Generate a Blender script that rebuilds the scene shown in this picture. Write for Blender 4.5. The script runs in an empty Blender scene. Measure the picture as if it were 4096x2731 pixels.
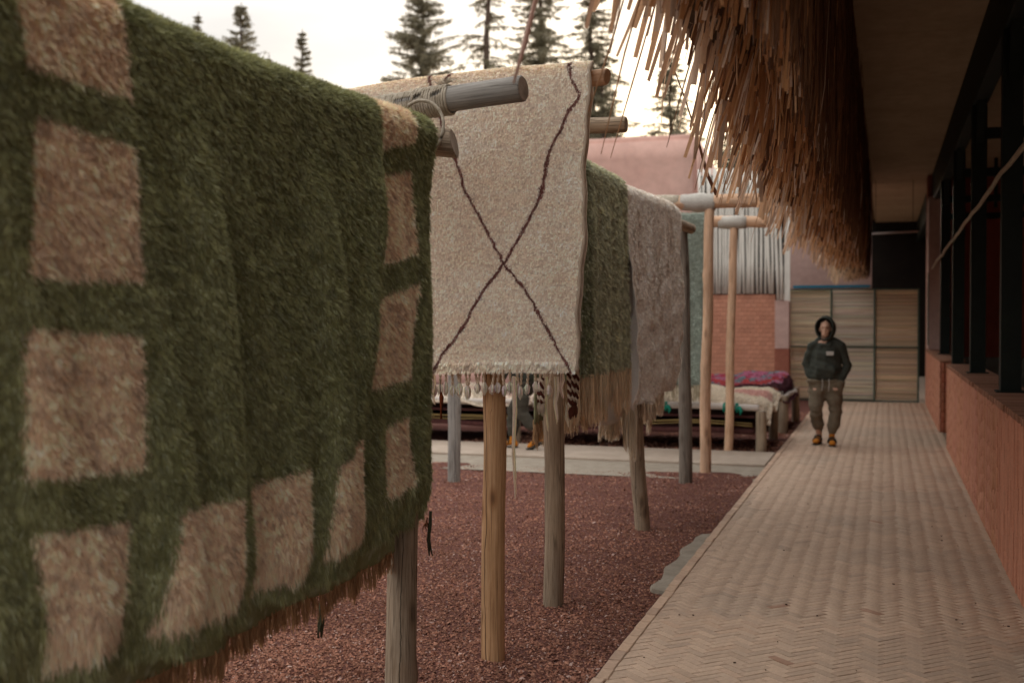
import bpy, bmesh, math, random
import numpy as np
from mathutils import Vector, Matrix, Euler, Quaternion

R = math.radians
rng = np.random.default_rng(11)
random.seed(5)
sc = bpy.context.scene
COL = sc.collection

# ------------------------------------------------------------------ camera
cam_d = bpy.data.cameras.new('camera')
cam_d.lens = 40.0
cam_d.sensor_width = 36.0
cam_d.clip_start = 0.05
cam_d.clip_end = 2000.0
cam_d.dof.use_dof = True
cam_d.dof.focus_distance = 5.75
cam_d.dof.aperture_fstop = 2.3
cam = bpy.data.objects.new('camera', cam_d)
cam.location = (0, 0, 1.7)
cam.rotation_euler = (R(90.0 - 1.107), 0, R(18.14))
COL.objects.link(cam)
sc.camera = cam

# ------------------------------------------------------------------ sky, sun, exposure
SUN_AZ = R(-9.0)      # from +Y towards +X
SUN_EL = R(11.0)
world = bpy.data.worlds.new('World')
sc.world = world
world.use_nodes = True
wn = world.node_tree
wn.nodes.clear()
w_out = wn.nodes.new('ShaderNodeOutputWorld')
w_bg = wn.nodes.new('ShaderNodeBackground')
w_sky = wn.nodes.new('ShaderNodeTexSky')
w_sky.sky_type = 'NISHITA'
w_sky.sun_disc = False
w_sky.sun_elevation = SUN_EL
w_sky.sun_rotation = SUN_AZ
w_sky.air_density = 1.0
w_sky.dust_density = 2.0
w_sky.ozone_density = 1.0
w_tc = wn.nodes.new('ShaderNodeTexCoord')
w_map = wn.nodes.new('ShaderNodeMapping')
w_map.inputs['Scale'].default_value = (1.0, 1.0, 4.0)
w_noise = wn.nodes.new('ShaderNodeTexNoise')
w_noise.inputs['Scale'].default_value = 2.6
w_noise.inputs['Detail'].default_value = 5.0
w_ramp = wn.nodes.new('ShaderNodeMapRange')
w_ramp.inputs['From Min'].default_value = 0.3
w_ramp.inputs['From Max'].default_value = 0.7
w_ramp.inputs['To Min'].default_value = 0.72
w_ramp.inputs['To Max'].default_value = 0.91
w_mix = wn.nodes.new('ShaderNodeMix')
w_mix.data_type = 'RGBA'
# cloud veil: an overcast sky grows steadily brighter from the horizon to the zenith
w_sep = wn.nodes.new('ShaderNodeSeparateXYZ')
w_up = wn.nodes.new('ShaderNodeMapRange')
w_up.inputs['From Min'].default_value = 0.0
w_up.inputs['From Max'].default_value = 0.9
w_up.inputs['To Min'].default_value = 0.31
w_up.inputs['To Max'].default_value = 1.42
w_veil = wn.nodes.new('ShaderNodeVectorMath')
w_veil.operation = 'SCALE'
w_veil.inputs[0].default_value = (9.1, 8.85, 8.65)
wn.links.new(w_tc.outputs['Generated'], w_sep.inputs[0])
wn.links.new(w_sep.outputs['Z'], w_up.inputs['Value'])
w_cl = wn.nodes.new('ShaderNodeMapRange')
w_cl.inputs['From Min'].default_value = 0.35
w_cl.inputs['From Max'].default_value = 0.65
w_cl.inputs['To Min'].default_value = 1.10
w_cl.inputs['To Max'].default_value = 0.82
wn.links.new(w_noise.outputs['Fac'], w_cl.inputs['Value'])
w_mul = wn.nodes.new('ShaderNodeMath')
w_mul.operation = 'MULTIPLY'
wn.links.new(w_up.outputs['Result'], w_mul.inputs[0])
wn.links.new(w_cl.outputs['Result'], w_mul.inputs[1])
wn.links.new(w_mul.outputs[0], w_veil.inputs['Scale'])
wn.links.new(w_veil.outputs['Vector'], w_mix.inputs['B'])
wn.links.new(w_tc.outputs['Generated'], w_map.inputs['Vector'])
wn.links.new(w_map.outputs['Vector'], w_noise.inputs['Vector'])
wn.links.new(w_noise.outputs['Fac'], w_ramp.inputs['Value'])
wn.links.new(w_ramp.outputs['Result'], w_mix.inputs['Factor'])
wn.links.new(w_sky.outputs['Color'], w_mix.inputs['A'])
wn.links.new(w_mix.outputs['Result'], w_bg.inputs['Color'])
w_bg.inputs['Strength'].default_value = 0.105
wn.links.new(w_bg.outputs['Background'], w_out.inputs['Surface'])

sun_d = bpy.data.lights.new('sun', 'SUN')
sun_d.energy = 1.5
sun_d.angle = R(14)
sun_d.color = (1.0, 0.78, 0.6)
sun = bpy.data.objects.new('sun', sun_d)
sdir = Vector((math.sin(SUN_AZ) * math.cos(SUN_EL), math.cos(SUN_AZ) * math.cos(SUN_EL), math.sin(SUN_EL)))
sun.rotation_euler = sdir.to_track_quat('Z', 'Y').to_euler()
sun.location = (0, 30, 20)
COL.objects.link(sun)

sc.view_settings.view_transform = 'Standard'
sc.view_settings.look = 'None'
sc.view_settings.exposure = 0.85
sc.view_settings.gamma = 1.0
sc.view_settings.use_curve_mapping = False
sc.cycles.max_bounces = 7
sc.cycles.diffuse_bounces = 5
sc.cycles.transparent_max_bounces = 4
sc.cycles.use_denoising = True

# ------------------------------------------------------------------ materials
def new_mat(name):
    m = bpy.data.materials.new(name)
    m.use_nodes = True
    nt = m.node_tree
    b = nt.nodes['Principled BSDF']
    b.inputs['Specular IOR Level'].default_value = 0.25
    return m, nt, b

def coords(nt, scale, kind='Object'):
    tc = nt.nodes.new('ShaderNodeTexCoord')
    mp = nt.nodes.new('ShaderNodeMapping')
    mp.inputs['Scale'].default_value = scale
    nt.links.new(tc.outputs[kind], mp.inputs['Vector'])
    return mp.outputs['Vector']

def noise(nt, vec, scale, detail=4.0, rough=0.6):
    n = nt.nodes.new('ShaderNodeTexNoise')
    n.inputs['Scale'].default_value = scale
    n.inputs['Detail'].default_value = detail
    n.inputs['Roughness'].default_value = rough
    nt.links.new(vec, n.inputs['Vector'])
    return n.outputs['Fac']

def ramp(nt, fac, stops):
    r = nt.nodes.new('ShaderNodeValToRGB')
    el = r.color_ramp.elements
    while len(el) < len(stops):
        el.new(0.5)
    for e, (p, c) in zip(el, stops):
        e.position = p
        e.color = (*c, 1)
    nt.links.new(fac, r.inputs['Fac'])
    return r.outputs['Color']

def mixc(nt, fac, a, b, mode='MIX'):
    m = nt.nodes.new('ShaderNodeMix')
    m.data_type = 'RGBA'
    m.blend_type = mode
    for s, v in (('Factor', fac), ('A', a), ('B', b)):
        if isinstance(v, (int, float)):
            m.inputs[s].default_value = v
        elif isinstance(v, tuple):
            m.inputs[s].default_value = (*v, 1)
        else:
            nt.links.new(v, m.inputs[s])
    return m.outputs['Result']

def bump(nt, b, height, strength, dist=0.01):
    bp = nt.nodes.new('ShaderNodeBump')
    bp.inputs['Strength'].default_value = strength
    bp.inputs['Distance'].default_value = dist
    nt.links.new(height, bp.inputs['Height'])
    nt.links.new(bp.outputs['Normal'], b.inputs['Normal'])

def M(name, c1, c2, scale=8.0, rough=0.85, stretch=(1, 1, 1), bmp=0.3, dist=0.01, lo=0.3, hi=0.7, kind='Object', spec=0.2):
    m, nt, b = new_mat(name)
    v = coords(nt, stretch, kind)
    n1 = noise(nt, v, scale, 5)
    c = ramp(nt, n1, [(lo, c1), (hi, c2)])
    n2 = noise(nt, v, scale * 6, 3)
    c = mixc(nt, 0.35, c, ramp(nt, n2, [(0.3, (0.72, 0.72, 0.72)), (0.7, (1.15, 1.15, 1.15))]), 'MULTIPLY')
    nt.links.new(c, b.inputs['Base Color'])
    b.inputs['Roughness'].default_value = rough
    b.inputs['Specular IOR Level'].default_value = spec
    if bmp:
        bump(nt, b, n2, bmp, dist)
    return m

def M_attr(name, rough=0.9, trans=0.0, soft=False, fine=0.0, fscale=60, rnd=0.0, spec=0.1, sheen=0.0):
    m, nt, b = new_mat(name)
    a = nt.nodes.new('ShaderNodeAttribute')
    a.attribute_name = 'Col'
    c = a.outputs['Color']
    if fine:
        v = coords(nt, (1, 1, 1))
        n2 = noise(nt, v, fscale, 4)
        c = mixc(nt, fine, c, ramp(nt, n2, [(0.3, (0.55, 0.55, 0.55)), (0.7, (1.3, 1.3, 1.3))]), 'MULTIPLY')
        bump(nt, b, n2, fine * 0.6, 0.004)
    if rnd:
        oi = nt.nodes.new('ShaderNodeObjectInfo')
        c = mixc(nt, rnd, c, ramp(nt, oi.outputs['Random'], [(0.0, (0.6, 0.62, 0.62)), (0.45, (1.0, 0.97, 0.95)), (0.9, (1.2, 1.15, 1.1)), (1.0, (1.0, 0.8, 0.7))]), 'MULTIPLY')
    if soft:      # wool shades by the lie of the pile, not by each flat fibre
        an = nt.nodes.new('ShaderNodeAttribute')
        an.attribute_name = 'nrm'
        nt.links.new(an.outputs['Vector'], b.inputs['Normal'])
    nt.links.new(c, b.inputs['Base Color'])
    b.inputs['Roughness'].default_value = rough
    b.inputs['Specular IOR Level'].default_value = spec
    if sheen:
        b.inputs['Sheen Weight'].default_value = sheen
    if trans:
        out = nt.nodes['Material Output']
        tr = nt.nodes.new('ShaderNodeBsdfTranslucent')
        nt.links.new(c, tr.inputs['Color'])
        mx = nt.nodes.new('ShaderNodeMixShader')
        mx.inputs['Fac'].default_value = trans
        nt.links.new(b.outputs['BSDF'], mx.inputs[1])
        nt.links.new(tr.outputs['BSDF'], mx.inputs[2])
        nt.links.new(mx.outputs['Shader'], out.inputs['Surface'])
    return m

def M_wood(name, c_dark, c_mid, c_light, knot=0.5, crack=0.5):
    m, nt, b = new_mat(name)
    tc = nt.nodes.new('ShaderNodeTexCoord')
    oi = nt.nodes.new('ShaderNodeObjectInfo')
    add = nt.nodes.new('ShaderNodeVectorMath')
    add.operation = 'ADD'
    mul = nt.nodes.new('ShaderNodeMath'); mul.operation = 'MULTIPLY'; mul.inputs[1].default_value = 37.0
    nt.links.new(oi.outputs['Random'], mul.inputs[0])
    nt.links.new(tc.outputs['Object'], add.inputs[0])
    nt.links.new(mul.outputs[0], add.inputs[1])
    def mp(s):
        q = nt.nodes.new('ShaderNodeMapping'); q.inputs['Scale'].default_value = s
        nt.links.new(add.outputs[0], q.inputs['Vector']); return q.outputs['Vector']
    big = noise(nt, mp((5, 5, 1.6)), 1.5, 4)
    grain = noise(nt, mp((60, 60, 2.0)), 1.6, 6, 0.7)
    c = ramp(nt, grain, [(0.3, c_dark), (0.48, c_mid), (0.72, c_light)])
    c = mixc(nt, 0.6, c, ramp(nt, big, [(0.3, (0.62, 0.6, 0.58)), (0.7, (1.2, 1.15, 1.1))]), 'MULTIPLY')
    vk = nt.nodes.new('ShaderNodeTexVoronoi')
    vk.inputs['Scale'].default_value = 1.0
    nt.links.new(mp((9, 9, 3.4)), vk.inputs['Vector'])
    c = mixc(nt, knot, c, ramp(nt, vk.outputs['Distance'], [(0.10, (0.14, 0.08, 0.045)), (0.19, (0.72, 0.62, 0.54)), (0.30, (1, 1, 1))]), 'MULTIPLY')
    ck = noise(nt, mp((26, 26, 0.7)), 1.0, 2, 0.4)
    ckr = ramp(nt, ck, [(0.48, (1, 1, 1)), (0.497, (0.1, 0.07, 0.05)), (0.503, (0.1, 0.07, 0.05)), (0.52, (1, 1, 1))])
    c = mixc(nt, crack * 0.6, c, ckr, 'MULTIPLY')
    # one long drying crack wandering down each side
    sep = nt.nodes.new('ShaderNodeSeparateXYZ')
    nt.links.new(tc.outputs['Object'], sep.inputs[0])
    def mth(op, a, b_=None):
        q = nt.nodes.new('ShaderNodeMath'); q.operation = op
        for i_, v_ in enumerate((a, b_)):
            if v_ is None: continue
            if isinstance(v_, (int, float)): q.inputs[i_].default_value = v_
            else: nt.links.new(v_, q.inputs[i_])
        return q.outputs[0]
    ang = mth('MULTIPLY', mth('ARCTAN2', sep.outputs['Y'], sep.outputs['X']), 1 / math.pi)
    wn_ = noise(nt, mp((0.01, 0.01, 2.2)), 1.0, 4, 0.6)
    fr_ = mth('FRACT', mth('ADD', mth('ADD', ang, oi.outputs['Random']), mth('MULTIPLY', wn_, 0.35)))
    dist_ = mth('ABSOLUTE', mth('SUBTRACT', fr_, 0.5))
    c = mixc(nt, min(1.0, crack + 0.1), c, ramp(nt, dist_, [(0.006, (0.06, 0.04, 0.03)), (0.016, (1, 1, 1))]), 'MULTIPLY')
    nt.links.new(c, b.inputs['Base Color'])
    b.inputs['Roughness'].default_value = 0.8
    bump(nt, b, grain, 0.35, 0.006)
    return m

MAT = {}
MAT['wood_grey'] = M_wood('weathered_wood', (0.17, 0.12, 0.08), (0.32, 0.245, 0.17), (0.46, 0.375, 0.28), 0.6, 0.8)
MAT['wood_bluegrey'] = M_wood('silvered_wood', (0.18, 0.168, 0.15), (0.30, 0.285, 0.26), (0.41, 0.395, 0.365), 0.35, 0.7)
MAT['wood_new'] = M_wood('fresh_pine', (0.30, 0.16, 0.075), (0.47, 0.27, 0.135), (0.58, 0.37, 0.21), 0.9, 0.85)
MAT['wood_pale'] = M_wood('pale_pine', (0.50, 0.28, 0.16), (0.66, 0.43, 0.28), (0.76, 0.56, 0.40), 0.5, 0.3)
MAT['wood_dark'] = M_wood('dark_wood', (0.10, 0.08, 0.06), (0.19, 0.16, 0.13), (0.27, 0.235, 0.19), 0.4, 0.8)
MAT['end_grain'] = M('end_grain', (0.30, 0.24, 0.18), (0.48, 0.40, 0.32), 14, bmp=0.4)
MAT['end_grain_new'] = M('fresh_end_grain', (0.50, 0.32, 0.20), (0.66, 0.46, 0.32), 14, bmp=0.4)
MAT['rope'] = M('rope_fibre', (0.36, 0.30, 0.22), (0.62, 0.55, 0.44), 40, bmp=0.7)
MAT['wrap'] = M('cloth_wrap', (0.42, 0.39, 0.34), (0.56, 0.53, 0.47), 7, bmp=0.5)
MAT['attr_rug'] = M_attr('wool_pile', 0.95, 0.22, False, spec=0.05)
MAT['attr_fringe'] = M_attr('wool_fringe', 0.95, 0.2, False, 0.3, 200, spec=0.05)
MAT['attr_leaf'] = M_attr('needles', 0.85, 0.45)
MAT['attr_straw'] = M_attr('dry_straw', 0.6, 0.35, False, 0.2, 120, spec=0.25)
MAT['attr_reed'] = M_attr('split_reed', 0.7, 0, False, 0.2, 120, spec=0.2)
MAT['attr_chip'] = M_attr('stone_chip', 0.9, 0, False, 0.2, 150)
MAT['brick_floor'] = M_attr('floor_brick', 0.72, 0, False, 0.3, 45, rnd=0.25, spec=0.25)
MAT['brick_floor_far'] = M_attr('floor_brick_far', 0.72, 0, False, 0.3, 45, spec=0.25)
MAT['brick_wall'] = M_attr('wall_brick', 0.88, 0, False, 0.3, 40, rnd=0.2)
MAT['brick_wall_far'] = M_attr('wall_brick_far', 0.88, 0, False, 0.3, 40)
MAT['mortar'] = M('sand_joint', (0.20, 0.15, 0.11), (0.32, 0.25, 0.19), 10, bmp=0.4)
MAT['wall_mortar'] = M('clay_joint', (0.14, 0.065, 0.042), (0.23, 0.11, 0.07), 20, bmp=0.5)
MAT['plaster_pink'] = M('pink_plaster', (0.60, 0.365, 0.30), (0.68, 0.445, 0.37), 0.8, 0.9, bmp=0.25, dist=0.03)
MAT['plaster_rose'] = M('rose_plaster', (0.47, 0.31, 0.265), (0.56, 0.39, 0.34), 1.4, 0.9, bmp=0.25, dist=0.02)
MAT['plaster_grey'] = M('grey_plaster', (0.24, 0.23, 0.19), (0.32, 0.30, 0.26), 2.0, 0.9, bmp=0.3)
MAT['plaster_maroon'] = M('maroon_plaster', (0.34, 0.085, 0.055), (0.42, 0.115, 0.075), 1.5, 0.9, bmp=0.3)
MAT['plaster_red'] = M('red_plaster', (0.26, 0.09, 0.06), (0.34, 0.13, 0.085), 3, 0.9, bmp=0.3)
MAT['ceiling'] = M('brown_ceiling', (0.40, 0.30, 0.20), (0.48, 0.37, 0.25), 1.2, 0.9, bmp=0.2)
MAT['steel_green'] = M('dark_green_steel', (0.008, 0.013, 0.010), (0.013, 0.02, 0.016), 5, 0.6, bmp=0.1, spec=0.2)
MAT['frame_green'] = M('green_frame', (0.05, 0.085, 0.065), (0.09, 0.13, 0.1), 9, 0.7, bmp=0.2)
MAT['concrete'] = M('pale_concrete', (0.36, 0.285, 0.22), (0.45, 0.365, 0.29), 1.5, 0.9, bmp=0.3)
MAT['concrete_grey'] = M('grey_concrete', (0.26, 0.215, 0.165), (0.36, 0.31, 0.245), 7, 0.95, bmp=0.6)
MAT['soil'] = M('red_soil', (0.13, 0.05, 0.038), (0.21, 0.088, 0.066), 25, 0.95, bmp=0.9, dist=0.02)
MAT['earth'] = M('dry_earth', (0.20, 0.13, 0.09), (0.3, 0.2, 0.14), 0.3, 0.95, bmp=0.4)
MAT['blue'] = M('blue_paint', (0.02, 0.17, 0.27), (0.03, 0.22, 0.33), 4, 0.6)
MAT['lamp'] = M('lamp_tube', (0.55, 0.48, 0.46), (0.62, 0.55, 0.52), 4, 0.4, bmp=0)
MAT['green_tie'] = M('green_rag', (0.01, 0.19, 0.13), (0.02, 0.27, 0.19), 30, 0.8, bmp=0.5)
MAT['yellow_cord'] = M('yellow_cord', (0.30, 0.20, 0.07), (0.44, 0.32, 0.14), 40, 0.8, bmp=0.5)
MAT['white_pole'] = M('whitewashed_pole', (0.42, 0.36, 0.31), (0.58, 0.52, 0.47), 6, 0.8, stretch=(1, 1, 1), bmp=0.4)
MAT['maroon_cloth'] = M('maroon_blanket', (0.075, 0.028, 0.026), (0.12, 0.048, 0.043), 14, 0.95, bmp=0.6)
MAT['stick_white'] = M('whitewashed_stick', (0.66, 0.63, 0.56), (0.84, 0.81, 0.73), 5, 0.85, stretch=(6, 6, 1), bmp=0.4)
MAT['void'] = M('shade_dark_wall', (0.012, 0.009, 0.007), (0.02, 0.015, 0.011), 3, 0.9, bmp=0.2)  # near-black colour standing in for deep shade
MAT['bark'] = M('conifer_bark', (0.07, 0.05, 0.038), (0.14, 0.10, 0.075), 6, 0.95, stretch=(3, 3, 1), bmp=0.8)
MAT['roof_core'] = M('packed_straw', (0.06, 0.03, 0.015), (0.13, 0.07, 0.035), 30, 0.95, stretch=(4, 4, 0.6), bmp=0.9)

# ------------------------------------------------------------------ helpers
def tag(o, label=None, cat=None, group=None, kind=None):
    if label: o['label'] = label
    if cat: o['category'] = cat
    if group: o['group'] = group
    if kind: o['kind'] = kind
    return o

def link(name, me, parent=None, loc=(0, 0, 0), rot=None, mat=None):
    o = bpy.data.objects.new(name, me)
    COL.objects.link(o)
    o.location = loc
    if rot is not None:
        o.rotation_euler = rot
    if parent is not None:
        o.parent = parent
    if mat is not None and me is not None and not me.materials:
        me.materials.append(mat)
    return o

def empty(name, loc, label, cat, group=None):
    o = bpy.data.objects.new(name, None)
    o.empty_display_size = 0.2
    COL.objects.link(o)
    o.location = loc
    return tag(o, label, cat, group)

def mesh_np(name, V, F, mat=None, col=None, smooth=False, nrm=None):
    V = np.ascontiguousarray(V, dtype=np.float32)
    F = np.ascontiguousarray(F, dtype=np.int32)
    me = bpy.data.meshes.new(name)
    k = F.shape[1]; n = len(F)
    me.vertices.add(len(V)); me.vertices.foreach_set('co', V.ravel())
    me.loops.add(n * k); me.loops.foreach_set('vertex_index', F.ravel())
    me.polygons.add(n); me.polygons.foreach_set('loop_start', np.arange(0, n * k, k, dtype=np.int32))
    if col is not None:
        c = np.ones((len(V), 4), np.float32); c[:, :3] = np.clip(col, 0, 1)
        a = me.color_attributes.new('Col', 'FLOAT_COLOR', 'POINT')
        a.data.foreach_set('color', c.ravel())
    if nrm is not None:
        a = me.attributes.new('nrm', 'FLOAT_VECTOR', 'POINT')
        a.data.foreach_set('vector', np.ascontiguousarray(nrm, dtype=np.float32).ravel())
    me.update(calc_edges=True)
    if smooth:
        me.polygons.foreach_set('use_smooth', np.ones(n, dtype=bool))
    if mat is not None:
        me.materials.append(mat)
    return me

class MB:
    """collects shapes, builds one mesh"""
    def __init__(s):
        s.v = []; s.f = []; s.c = []
    def add(s, verts, faces, col=(0.5, 0.5, 0.5)):
        b = len(s.v)
        s.v += [tuple(p) for p in verts]
        s.f += [tuple(i + b for i in q) for q in faces]
        s.c += [col] * len(verts)
        return s
    def box(s, c, d, rot=None, col=(0.5, 0.5, 0.5), bev=0.0):
        hx, hy, hz = d[0] / 2, d[1] / 2, d[2] / 2
        if bev <= 0:
            P = [Vector((x, y, z)) for z in (-hz, hz) for x, y in ((-hx, -hy), (hx, -hy), (hx, hy), (-hx, hy))]
            F = [(3, 2, 1, 0), (4, 5, 6, 7), (0, 1, 5, 4), (1, 2, 6, 5), (2, 3, 7, 6), (3, 0, 4, 7)]
        else:
            P = []; F = []
            q = [(-1, -1), (1, -1), (1, 1), (-1, 1)]
            for z, ix in ((-hz, bev), (-hz + bev, 0), (hz - bev, 0), (hz, bev)):
                P += [Vector((x * (hx - ix), y * (hy - ix), z)) for x, y in q]
            F.append((3, 2, 1, 0)); F.append((12, 13, 14, 15))
            for r in range(3):
                for i in range(4):
                    j = (i + 1) % 4
                    F.append((r * 4 + i, r * 4 + j, r * 4 + 4 + j, r * 4 + 4 + i))
        if rot is not None:
            m = rot if isinstance(rot, Matrix) else Euler(rot).to_matrix()
            P = [m @ p for p in P]
        c = Vector(c)
        return s.add([p + c for p in P], F, col)
    def tube(s, pts, rad, seg=8, col=(0.5, 0.5, 0.5), cap=True, wob=0.0):
        pts = [Vector(p) for p in pts]
        n = len(pts)
        if not hasattr(rad, '__len__'): rad = [rad] * n
        V = []; F = []
        up = Vector((0.13, 0.31, 0.94)).normalized()
        for i, p in enumerate(pts):
            d = (pts[min(i + 1, n - 1)] - pts[max(i - 1, 0)]).normalized()
            a = d.cross(up)
            if a.length < 0.15: a = d.cross(Vector((1, 0, 0)))
            a.normalize(); b = d.cross(a)
            for k in range(seg):
                t = 2 * math.pi * k / seg
                r = rad[i] * (1 + wob * random.uniform(-1, 1))
                V.append(p + a * (r * math.cos(t)) + b * (r * math.sin(t)))
        for i in range(n - 1):
            for k in range(seg):
                j = (k + 1) % seg
                F.append((i * seg + k, i * seg + j, (i + 1) * seg + j, (i + 1) * seg + k))
        if cap:
            F.append(tuple(range(seg - 1, -1, -1)))
            F.append(tuple((n - 1) * seg + k for k in range(seg)))
        return s.add(V, F, col)
    def mesh(s, name, mat=None, smooth=False, attr=False):
        me = bpy.data.meshes.new(name)
        me.from_pydata(s.v, [], s.f)
        if attr:
            a = me.color_attributes.new('Col', 'FLOAT_COLOR', 'POINT')
            a.data.foreach_set('color', [x for c in s.c for x in (*c, 1.0)])
        me.update()
        if smooth:
            me.polygons.foreach_set('use_smooth', [True] * len(me.polygons))
        if mat: me.materials.append(mat)
        return me
    def obj(s, name, mat=None, parent=None, loc=(0, 0, 0), smooth=False, attr=False, rot=None):
        return link(name, s.mesh(name, mat, smooth, attr), parent, loc, rot)

def vnoise(x, y, seed=0):
    """smooth value noise on arrays"""
    x = np.asarray(x, float); y = np.asarray(y, float)
    xi = np.floor(x).astype(int); yi = np.floor(y).astype(int)
    fx = x - xi; fy = y - yi
    fx = fx * fx * (3 - 2 * fx); fy = fy * fy * (3 - 2 * fy)
    def hsh(a, b):
        n = (a * 374761393 + b * 668265263 + seed * 974711) & 0x7fffffff
        n = ((n ^ (n >> 13)) * 1274126177) & 0x7fffffff
        return ((n ^ (n >> 16)) & 0xffff) / 65535.0
    return (hsh(xi, yi) * (1 - fx) + hsh(xi + 1, yi) * fx) * (1 - fy) + (hsh(xi, yi + 1) * (1 - fx) + hsh(xi + 1, yi + 1) * fx) * fy

def log(name, p0, p1, r0, r1, mat, parent, seed=0, seg=18, end_mat=None, bend=0.012, lump=0.05, flats=0.0, cut=0.0):
    """a peeled log from p0 to p1, uneven, tapered, with its own cut ends; local Z runs along it"""
    p0 = Vector(p0); p1 = Vector(p1)
    L = (p1 - p0).length
    n = max(6, int(L / 0.09))
    rs = np.random.RandomState(seed + 3)
    ph = rs.uniform(0, 6.28, 6)
    V = []; F = []
    knots = [(rs.uniform(0.1, 0.9) * L, rs.uniform(0, 6.28), rs.uniform(0.10, 0.22)) for _ in range(int(2 + L * 1.6))]
    for i in range(n + 1):
        z = L * i / n
        r = r0 + (r1 - r0) * i / n
        bx = bend * (math.sin(z * 1.7 + ph[0]) + 0.5 * math.sin(z * 4.1 + ph[1]))
        by = bend * (math.sin(z * 1.3 + ph[2]) + 0.5 * math.sin(z * 3.7 + ph[3]))
        for k in range(seg):
            t = 2 * math.pi * k / seg
            q = r * (1 + lump * (0.5 * math.sin(2 * t + ph[4] + z * 0.4) + 0.35 * math.sin(3 * t + ph[5] - z * 0.7) + 0.35 * math.sin(z * 9 + t + ph[1])))
            for kz, kt, ks in knots:
                dt = (t - kt + math.pi) % (2 * math.pi) - math.pi
                q += r * ks * math.exp(-((z - kz) / 0.045) ** 2 - (dt / 0.4) ** 2)
            zz = z
            if i == n: zz += cut * r * math.cos(t + ph[0])
            V.append((bx + q * math.cos(t), by + q * math.sin(t), zz))
    for i in range(n):
        for k in range(seg):
            j = (k + 1) % seg
            F.append((i * seg + k, i * seg + j, (i + 1) * seg + j, (i + 1) * seg + k))
    me = bpy.data.meshes.new(name)
    # rounded ends: small inset ring before each cap
    def cap(ring, sgn):
        base = len(V)
        cx = sum(V[i][0] for i in ring) / seg; cy = sum(V[i][1] for i in ring) / seg
        for i in ring:
            x, y, z = V[i]
            V.append((cx + (x - cx) * 0.9, cy + (y - cy) * 0.9, z + sgn * 0.006))
        new = list(range(base, base + seg))
        for k in range(seg):
            j = (k + 1) % seg
            F.append((ring[k], ring[j], new[j], new[k]) if sgn > 0 else (ring[j], ring[k], new[k], new[j]))
        F.append(tuple(new) if sgn > 0 else tuple(reversed(new)))
    cap([k for k in range(seg)], -1)
    c1 = len(F) - 1
    cap([n * seg + k for k in range(seg)], 1)
    c2 = len(F) - 1
    me.from_pydata(V, [], F)
    me.update()
    me.polygons.foreach_set('use_smooth', [True] * len(me.polygons))
    me.materials.append(mat)
    me.materials.append(end_mat or MAT['end_grain'])
    for c in (c1, c2):
        me.polygons[c].material_index = 1
        me.polygons[c].use_smooth = False
    base = parent.location if parent else Vector((0, 0, 0))
    return link(name, me, parent, p0 - Vector(base), (p1 - p0).to_track_quat('Z', 'Y').to_euler())

def wobj(mb, name, mat, parent, smooth=False, attr=False):
    """mesh built in world coordinates, parented to a root that only translates"""
    return mb.obj(name, mat, parent, -Vector(parent.location), smooth, attr)

def sheet(name, x0, x1, y0, y1, z, mat, nx=1, ny=1, amp=0.0, fr=2.0, seed=0, edge=None):
    X, Y = np.meshgrid(np.linspace(x0, x1, nx + 1), np.linspace(y0, y1, ny + 1))
    if edge is not None:
        Y = Y + np.where(np.arange(ny + 1)[:, None] == ny, edge(X), 0)
    Z = z + amp * (vnoise(X * fr, Y * fr, seed) - 0.5) + amp * 0.5 * (vnoise(X * fr * 3, Y * fr * 3, seed + 1) - 0.5)
    V = np.stack([X, Y, Z], -1).reshape(-1, 3)
    i = np.arange(nx)[None, :] + (nx + 1) * np.arange(ny)[:, None]
    F = np.stack([i, i + 1, i + nx + 2, i + nx + 1], -1).reshape(-1, 4)
    o = link(name, mesh_np(name, V, F, mat, smooth=True))
    return tag(o, kind='structure')

# ------------------------------------------------------------------ ground, beds, paths
tag(sheet('ground', -400, 400, -300, 700, -0.12, MAT['earth'], 40, 40), 'dry pale earth stretching beyond the yard', 'ground')
bed_edge = lambda X: 0.13 * (vnoise(X * 1.8, X * 0 + 3.3, 4) - 0.5) + 0.05 * (vnoise(X * 6, X * 0, 5) - 0.5)
gravel_z = lambda X, Y: -0.030 + 0.03 * (vnoise(X * 1.6, Y * 1.6, 21) - 0.5) + 0.015 * (vnoise(X * 4.8, Y * 4.8, 22) - 0.5)
tag(sheet('gravel_bed', -12, -1.305, -1.0, 12.83, -0.030, MAT['soil'], 150, 190, 0.03, 1.6, 21, bed_edge), 'bed of red brown stone chips beside the brick path', 'gravel')
tag(sheet('gravel_bed', -12, -1.285, 14.87, 26.0, -0.035, MAT['soil'], 40, 40, 0.03, 1.6, 31), 'farther bed of red chips under the day beds', 'gravel')
tag(sheet('cross_path', -12, -1.31, 12.3, 14.87, -0.028, MAT['concrete_grey'], 4, 4), 'grey concrete strip edging the cross path', 'path')
o = MB().box((-6.65, 14.21, -0.02), (10.66, 1.32, 0.044), bev=0.008).obj('cross_path_slab', MAT['concrete'])
tag(o, 'pale paved cross path between the two red gravel beds', 'path', kind='structure')
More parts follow.
